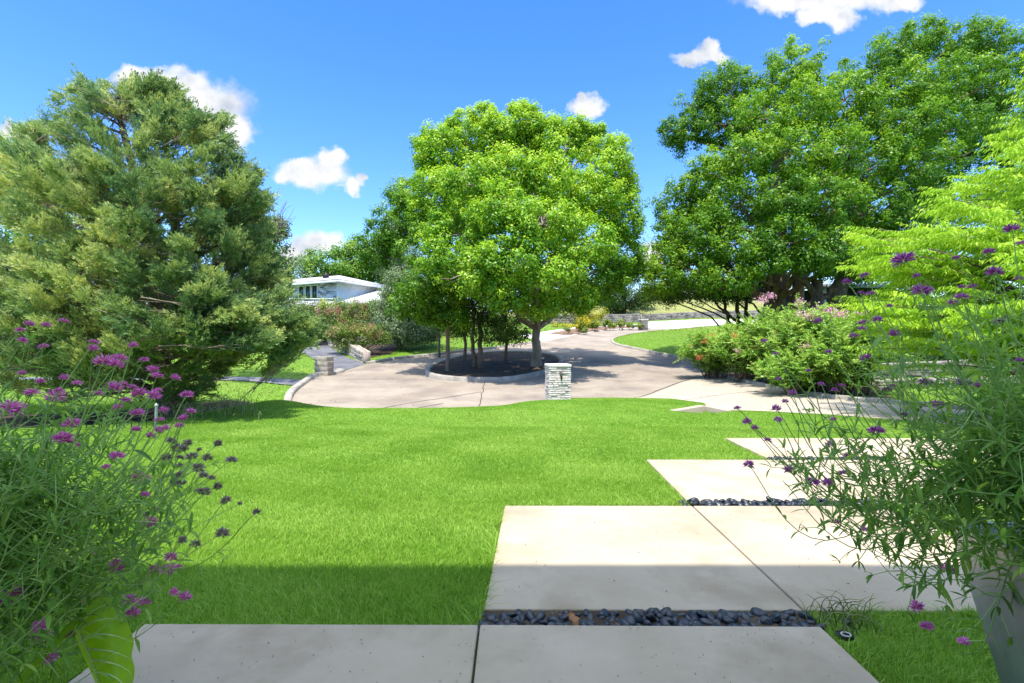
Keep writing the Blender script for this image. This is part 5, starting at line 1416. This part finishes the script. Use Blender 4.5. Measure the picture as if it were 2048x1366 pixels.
# bits of leaf and grit blown over the paving
m = MB()
def litter(n, xr, yr, zf, test, L):
    x = rng.uniform(*xr, n); y = rng.uniform(*yr, n)
    k = test(x, y); x, y = x[k], y[k]
    z = zf(x, y)
    leaves(m, np.column_stack([x, y, z+0.006]), L, L*0.5, rng.uniform(0, 0.7, len(x)), 2.5, 0)
litter(170, (-1.7, 1.4), (1.6, 2.38), lambda x, y: 0*x, lambda x, y: x > -5, 0.010)
litter(60, (-0.05, 3.2), (2.63, 4.45), lambda x, y: slab_z(y), lambda x, y: x > -5, 0.014)
litter(40, (1.75, 5.0), (4.66, 6.45), lambda x, y: slab_z(y), lambda x, y: x > -5, 0.018)
litter(1200, (-9, 11), (13, 40), height, lambda x, y: in_poly(x, y, STREET) & (rng.uniform(size=x.shape) < np.exp(-seg_dist(x, y, STREET)*1.3)+0.12), 0.07)
litter(500, (-5, 3), (22, 32), lambda x, y: height(x, y)+0.1, lambda x, y: in_poly(x, y, ISLAND), 0.08)
litter(160, (4, 13), (9, 24), lambda x, y: height(x, y)+0.012, lambda x, y: in_poly(x, y, DRIVE), 0.05)
litter(260, (-6, 8), (2.8, 14), lambda x, y: height(x, y)+0.035, lambda x, y: NK(x, y), 0.022)
litter(900, (-12, -7), (11.5, 18), lambda x, y: height(x, y)+0.03, lambda x, y: seg_dist(x, y, DITCH) < 1.2, 0.07)
M['litter'] = leaf_mat('leaf_litter', (0.05,0.035,0.022), (0.13,0.085,0.05), (0.28,0.19,0.10), trans=0)
tag(m.build('leaf_litter', M['litter']), 'small dry leaf scraps blown over paving and soil', 'leaf litter', kind='stuff')
# dry seeding weeds along the ditch bank and by the slab corner
m = MB()
for _ in range(130):
    px = rng.uniform(300, 520); y = rng.uniform(10.8, 12.2)
    x = (px-1024)/F*y; b = np.array([x, y, hz(x, y)]); hh = rng.uniform(0.18, 0.38)
    d = rand_dir(1)[0]*[1, 1, 0]*hh*0.5
    p = smooth_line([b, b+d*0.25+[0, 0, hh*0.7], b+d*0.8+[0, 0, hh*0.98], b+d*1.3+[0, 0, hh*0.75]], 3)
    m.tube(p, np.linspace(0.006, 0.003, len(p)), 4, rng.uniform(0.3, 1))
    leaves(m, p[[-1, -2, -3, -4]], 0.05, 0.014, np.full(4, 0.9), 0.3, 0.3)
tag(m.build('weeds', M['weed']), 'arching dry weeds along the lawn edge above the ditch', 'weeds', kind='stuff')
m = MB()
for _ in range(60):
    x = rng.uniform(1.48, 1.80); y = rng.uniform(2.36, 2.58); b = np.array([x, y, -0.07]); hh = rng.uniform(0.05, 0.17)
    d = rand_dir(1)[0]*[1, 1, 0]*hh
    p = smooth_line([b, b+d*0.35+[0, 0, hh*0.7], b+d+[0, 0, hh*0.8]], 3)
    m.tube(p, np.linspace(0.0035, 0.001, len(p)), 4, rng.uniform(0.1, 0.8))
tag(m.build('weeds', M['weed']), 'straggling weeds on bare soil beside the pebble strip', 'weeds', kind='stuff')

# ------------------------------------------------------------------ planters and globe amaranths
def planter(x0, x1, y0, y1, zr, tap, label):
    t = empty('planter', ((x0+x1)/2, (y0+y1)/2, -0.08), label, 'planter')
    m = MB(); zb = -0.09; th = 0.022
    def ring(o, z): return [(x0+o, y0+o, z), (x1-o, y0+o, z), (x1-o, y1-o, z), (x0+o, y1-o, z)]
    V = np.array(ring(tap, zb)+ring(0, zr)+ring(th, zr)+ring(th+0.02, zr-0.16))
    fs = [(3,2,1,0)]
    for k in range(3):
        for i in range(4):
            j = (i+1) % 4; a = k*4
            fs.append((a+i, a+j, a+4+j, a+4+i))
    m.add(V, fs)
    m.build('pot', M['pot'], t, bevel=0.006)
    m = MB(); m.add(ring(th+0.015, zr-0.1), [(0,1,2,3)]); m.build('soil', M['pot_in'], t)
    return t
planter(1.69, 2.29, 1.36, 1.945, 0.655, 0.14, 'tall tapered bronze metal planter under the purple flowers')
planter(-2.72, -2.12, 1.36, 1.945, 0.655, 0.14, 'matching bronze planter of the flowers at the far left')

def flower_mesh(matname, seed, squash=0.8, n=150):
    r = np.random.default_rng(seed)
    d = unit(r.normal(size=(n, 3))); d = d[d[:, 2] > -0.45]
    d[:, 2] = d[:, 2]*0.9
    n = len(d); L = r.uniform(0.75, 1.15, n)[:, None]
    s = unit(np.cross(d, r.normal(size=(n, 3)))); q = np.array([1, 1, squash])
    b0, mid, tip = d*0.12, d*L*0.62, d*L+np.array([0, 0, 0.06])
    V = np.stack([b0, mid+s*0.085, tip, mid-s*0.085], 1)*q
    m = MB(); m.add(V.reshape(-1, 3), np.arange(n*4).reshape(n, 4), np.repeat(np.clip(r.normal(0.45, 0.25, n), 0, 1), 4))
    me = m.mesh('flower_head'); me.materials.append(M[matname]); return me
FM = {k: [flower_mesh(k, 40+i+len(k)*7, sq, n) for i, (sq, n) in enumerate(((0.72, 170), (0.85, 150), (0.62, 160), (1.0, 150)))] for k in ('purple', 'violet', 'dried', 'faded')}

def leaf_strip(mb, base, d, L, W, curl, tint, rollv=None):
    """arching lanceolate leaf with a folded midrib"""
    d = unit(np.asarray(d)); side = unit(np.cross(d, [0, 0, 1])+rng.normal(0, 0.15, 3)); up = np.cross(side, d)
    k = 6; t = np.linspace(0, 1, k)
    wv = W*np.sin(PI*np.clip(t*0.93+0.05, 0, 1))**0.75/2
    c = base+d*(t*L)[:, None]+up*((0.18*t-curl*t*t)*L)[:, None]
    l = c+side*wv[:, None]+up*(wv*0.35)[:, None]; r_ = c-side*wv[:, None]+up*(wv*0.35)[:, None]
    V = np.stack([l, c, r_], 1).reshape(-1, 3)
    q = np.array([[i*3+j, i*3+j+1, i*3+j+4, i*3+j+3] for i in range(k-1) for j in (0, 1)])
    mb.add(V, q, tint)

def amaranth(label, root, flowers, fillers, seed, spread, dens_leaf=1.0):
    """flowers: (px, py, y, size px, kind)"""
    r = np.random.default_rng(seed)
    root = np.array(root)
    t = empty('globe_amaranth', root, label, 'flowering plant')
    st, lf = MB(), MB()
    def stem(f, bare, rad, leafy=1.0):
        b = root+np.array([r.normal(0, 0.09), r.normal(0, 0.09), -0.02])
        D = np.linalg.norm(f-b)
        up = np.array([0, 0, 1.0])
        p1 = b+(f-b)*0.33+up*D*r.uniform(0.06, 0.2)+r.normal(0, 0.035, 3)
        app = unit(unit(f-b)*0.8+up*r.uniform(0.25, 0.6)+r.normal(0, 0.12, 3))
        p2 = f-app*D*r.uniform(0.26, 0.36)+r.normal(0, 0.015, 3)
        p = smooth_line([b, p1, p2, f], 8)
        st.tube(p, np.linspace(rad, rad*0.5, len(p)), 5, r.uniform(0.2, 0.9))
        seg = np.concatenate([[0], np.cumsum(np.linalg.norm(np.diff(p, axis=0), axis=1))])
        Lt = seg[-1]; s = 0.15+r.uniform(0, 0.08); ang = r.uniform(0, PI)
        while s < Lt-bare:
            q = np.array([np.interp(s, seg, p[:, i]) for i in range(3)])
            q2 = np.array([np.interp(s+0.02, seg, p[:, i]) for i in range(3)]); ax = unit(q2-q)
            a = unit(np.cross(ax, [0.3, 0.8, 0.5])); bb = np.cross(ax, a)
            Lf = r.uniform(0.055, 0.10)*(1.15-0.45*s/Lt)
            for sg in (1, -1):
                dd = (a*math.cos(ang)+bb*math.sin(ang))*sg+ax*0.55+np.array([0, 0, 0.12])
                leaf_strip(lf, q, dd, Lf*r.uniform(0.8, 1.1), Lf*0.18, r.uniform(0.15, 0.6), float(np.clip(r.normal(0.45, 0.2), 0, 1)))
            if r.uniform() < 0.45*leafy:
                e = q+unit(ax*0.8+a*r.normal(0, 0.7)+bb*r.normal(0, 0.7))*r.uniform(0.06, 0.13)
                st.tube(np.array([q, (q+e)/2+[0, 0, 0.006], e]), [rad*0.6, rad*0.5, rad*0.35], 4, r.uniform(0.2, 0.9))
                for _ in range(4): leaf_strip(lf, e, unit(e-q)*0.6+r.normal(0, 0.6, 3), Lf*r.uniform(0.4, 0.75), Lf*0.13, 0.35, float(np.clip(r.normal(0.5, 0.2), 0, 1)))
            ang += PI/2+r.normal(0, 0.25); s += r.uniform(0.075, 0.115)/dens_leaf
        return unit(p[-1]-p[-4])
    for (px, py, y, size, kind) in flowers:
        f = P(px, py, y)
        ax = stem(f, r.uniform(0.14, 0.24), 0.0026)
        o = bpy.data.objects.new('flower_head', FM[kind][r.integers(4)]); COL.objects.link(o)
        o.parent = t; o.matrix_parent_inverse = t.matrix_basis.inverted()
        o.location = f+np.array([0, 0, 0.0])
        sc = size/F*y/2*0.9
        o.scale = (sc, sc, sc)
        z = unit(ax*0.45+np.array([r.normal(0, 0.2), r.normal(0, 0.2)-0.12, 1.0]))
        o.rotation_euler = Vector(z).to_track_quat('Z', 'Y').to_euler()
        o.rotation_euler.rotate_axis('Z', r.uniform(0, 6))
        if kind in ('dried', 'faded'): o['label'] = 'dried grey purple flower head' if kind == 'dried' else 'faded pale flower head'
        # small leaves under the head
        for _ in range(2): leaf_strip(lf, f-np.array([0, 0, sc*0.35]), np.array([r.normal(), r.normal(), 0.1]), sc*1.3, sc*0.4, 0.4, 0.5)
    for (px, py, y) in fillers: stem(P(px, py, y), 0.01, 0.0028, 1.5)
    st.build('stems', M['stem'], t)
    lf.build('leaves', M['glob_leaf'], t)
    return t

pl = [(41,661),(59,648),(91,650),(127,642),(45,681),(87,693),(189,684),(187,697),(267,691),(207,724,44),(238,717,36),(233,729,34),(288,720),(305,739,28),(314,752,28),(351,756),(128,756),(80,763),(154,766),(64,785,34),(111,794,44),(116,781,20),(23,817,58),(44,746,18),(227,776,42),(245,769),(264,775),(278,787,38),(196,787),(308,790,34),(315,780,20),(373,790,32),(382,822),(366,836),(275,826,32),(328,820),(318,840),(144,848,44),(126,878,50),(161,889),(96,899),(236,815),(252,800),(319,861),(302,872),(358,851),(272,859),(331,856),(234,912,34),(278,956,48),(212,934),(82,984,32),
      (232,1132,40),(194,1101,38),(300,1044,34),(314,1021),(290,1031),(22,1191,56),(184,1199,44),(257,1199,34),(286,1203,36),(266,1225,34),(348,1184,24),(370,1194,30),(80,1251,34),(81,1272,46),(99,1313,38),(140,1268),(182,1065,20),(290,989),(341,1114,32),(336,1139,34),(310,1139,26),(355,1135,20)]
pd = [(343,882,28),(375,886),(356,897,34),(370,896,20),(436,888),(399,899,14),(384,913,32),(332,916,30),(360,915,22),(415,916),(463,920,30),(359,931,18),(397,938,32),(407,950),(423,956,20),(360,950),(349,965),(363,966),(435,973),(398,981,24),(410,985,30),(452,1001,28),(480,1007,14),(513,1024,20),(445,1067,36),(365,1081,24),(391,1088,28),(414,1087),(415,1102),(382,1120,34),(268,1105,26)]
r_ = np.random.default_rng(5)
fl = [(f[0], f[1], r_.uniform(1.35, 2.1), f[2] if len(f) > 2 else 23, 'purple') for f in pl]+[(f[0], f[1], r_.uniform(1.5, 2.0), f[2] if len(f) > 2 else 25, 'dried') for f in pd[:-4]]
fill = [(r_.uniform(-60, 300), r_.uniform(760, 1240), r_.uniform(1.35, 2.2)) for _ in range(62)]+[(r_.uniform(-40, 180), r_.uniform(880, 1200), r_.uniform(1.3, 2.1)) for _ in range(44)]+[(r_.uniform(180, 390), r_.uniform(880, 1120), r_.uniform(1.5, 2.1)) for _ in range(26)]
amaranth('purple globe amaranth spilling in from the left, some heads dried grey', (-2.30, 1.66, 0.60), fl, fill, 21, 1.0)
pr_ = [(2024,458,32),(2043,486,24),(1978,504,26),(1989,545,36),(2039,557,20),(1807,520,54),(1845,582,46),(1729,551),(1694,564),(1741,587),(1722,586,16),(1833,552,18),(1912,516,18),(1944,573),(1923,593,30),(1907,605,24),(1923,574,16),(1779,612,16),(1636,642,22),(1728,645,27),(1756,639,25),(1725,657,20),(1707,672,20),(1788,668,27),(1528,682,17),(1551,707,15),(1657,703,18),(1730,716,26),(1617,741,15),(1557,758,15),(1585,788,24),(1642,768,18),(1684,771,16),(1669,780,16),(1786,771,20),(1875,809,32),(1571,803,16),(1553,817,22),(1475,816,20),(1556,839,22),(1494,843,24),(1510,856,20),(1536,880,18),(1667,838,16),(1753,862,38),(1497,929,26),(1578,939,26),(1626,964,32),(1654,965,26),(1686,945,20),(1697,912,24),(1661,889,24),(1976,989,56),(2041,720,22),(2040,742,30),(1951,772,22),(1672,1043,22),(1743,1019,26),(1728,1081,16),(1802,1093,16),(1728,1058,14),(1888,1133,26),(1909,1143,20),(1834,1213,34),(1854,1252,30),(1928,1282,28)]
prf = [(2001,644,36),(1774,780,28),(1851,764,32),(1928,766,36),(1995,785,24),(1990,812,30),(1808,830,24)]
small = lambda f: r_.uniform(1.35, 2.0)
fr_ = [(f[0], f[1], small(f), f[2] if len(f) > 2 else 22, ('violet' if f[1] < 1000 else 'purple')) for f in pr_]+[(f[0], f[1], r_.uniform(1.4, 1.9), f[2], 'faded') for f in prf]
fill = [(r_.uniform(1640, 2080), r_.uniform(700, 1020), r_.uniform(1.35, 2.0)) for _ in range(30)]+[(r_.uniform(1850, 2100), r_.uniform(560, 1040), r_.uniform(1.3, 2.0)) for _ in range(28)]+[(r_.uniform(1560, 1800), r_.uniform(860, 1000), r_.uniform(1.4, 1.9)) for _ in range(12)]+[(1800,1150,1.75),(1790,1110,1.7)]
amaranth('purple globe amaranth sprawling out of the bronze planter', (2.03, 1.64, 0.66), fr_, fill, 22, 1.0)

# ------------------------------------------------------------------ elephant ear leaf in the corner
def taro():
    y0 = 1.64
    t = empty('elephant_ear', (-1.62, 1.5, -0.06), 'big glossy light green elephant ear leaf beside the concrete slab', 'plant')
    out_ = [(166,1226),(180,1200),(200,1189),(228,1198),(245,1222),(258,1252),(268,1285),(263,1310),(270,1340),(262,1380),(246,1430),(236,1480)]
    mid = [(159,1257),(159,1257),(159,1257),(160,1260),(163,1270),(169,1286),(178,1306),(187,1328),(196,1352),(206,1382),(220,1430),(236,1480)]
    lef = [(158,1250),(154,1254),(152,1258),(151,1264),(153,1276),(158,1292),(167,1314),(178,1338),(189,1362),(202,1394),(218,1438),(236,1480)]
    n, k = len(out_), 7
    o_, c_, l_ = (smooth_line(a, 3) for a in (out_, mid, lef))
    n = len(o_)
    rows = []
    for j in range(k):
        s = j/(k-1)
        pts = []
        for i in range(n):
            px, py = c_[i]+(o_[i]-c_[i])*s
            y = y0-0.03+0.10*s*s*0.7-0.05*math.sin(PI*s)+0.012*math.sin(i*1.15)*s
            pts.append(P(px, py, y-(py-1257)/1000*0.55))
        rows.append(pts)
    left = []
    for j in (2, 1):
        s = j/2
        left.append([P(*(c_[i]+(l_[i]-c_[i])*s), y0-0.03+0.11*s-(c_[i][1]-1257)/1000*0.55) for i in range(n)])
    allr = [left[0], left[1]]+rows
    V = np.array(allr).reshape(-1, 3)
    i = np.arange(n-1)[None]; r0_ = np.arange(len(allr)-1)[:, None]*n
    q = np.stack([r0_+i, r0_+i+1, r0_+n+i+1, r0_+n+i], -1).reshape(-1, 4)
    m = MB(); m.add(V, q, 0.45)
    blade = m.build('leaf_blade', M['taro'], t, smooth=True)
    m = MB()
    m.tube(np.array(rows[0])+np.array([0, -0.003, 0.003]), np.linspace(0.006, 0.002, n), 5)
    for idx_ in (5, 9, 13, 17, 20, 23, 26):
        line = []
        for j in range(k):
            ii = min(n-1, idx_+j*0.5+ (j*j*0.06)); a_, b_ = int(ii), min(n-1, int(ii)+1); fr = ii-int(ii)
            line.append(np.array(rows[j][a_])*(1-fr)+np.array(rows[j][b_])*fr+np.array([0, -0.002, 0.002]))
        m.tube(np.array(line), np.linspace(0.0035, 0.0008, k), 4)
    m.build('vein', M['vein'], blade)
    m = MB(); at_ = P(159, 1257, y0-0.03)
    m.tube(smooth_line([(-1.66, 1.45, -0.1), (-1.62, 1.5, 0.15), at_+[-0.02, 0.01, 0.02], at_], 6), np.linspace(0.016, 0.008, 19), 8, 0.4)
    m.build('petiole', M['taro'], t, smooth=True)
taro()
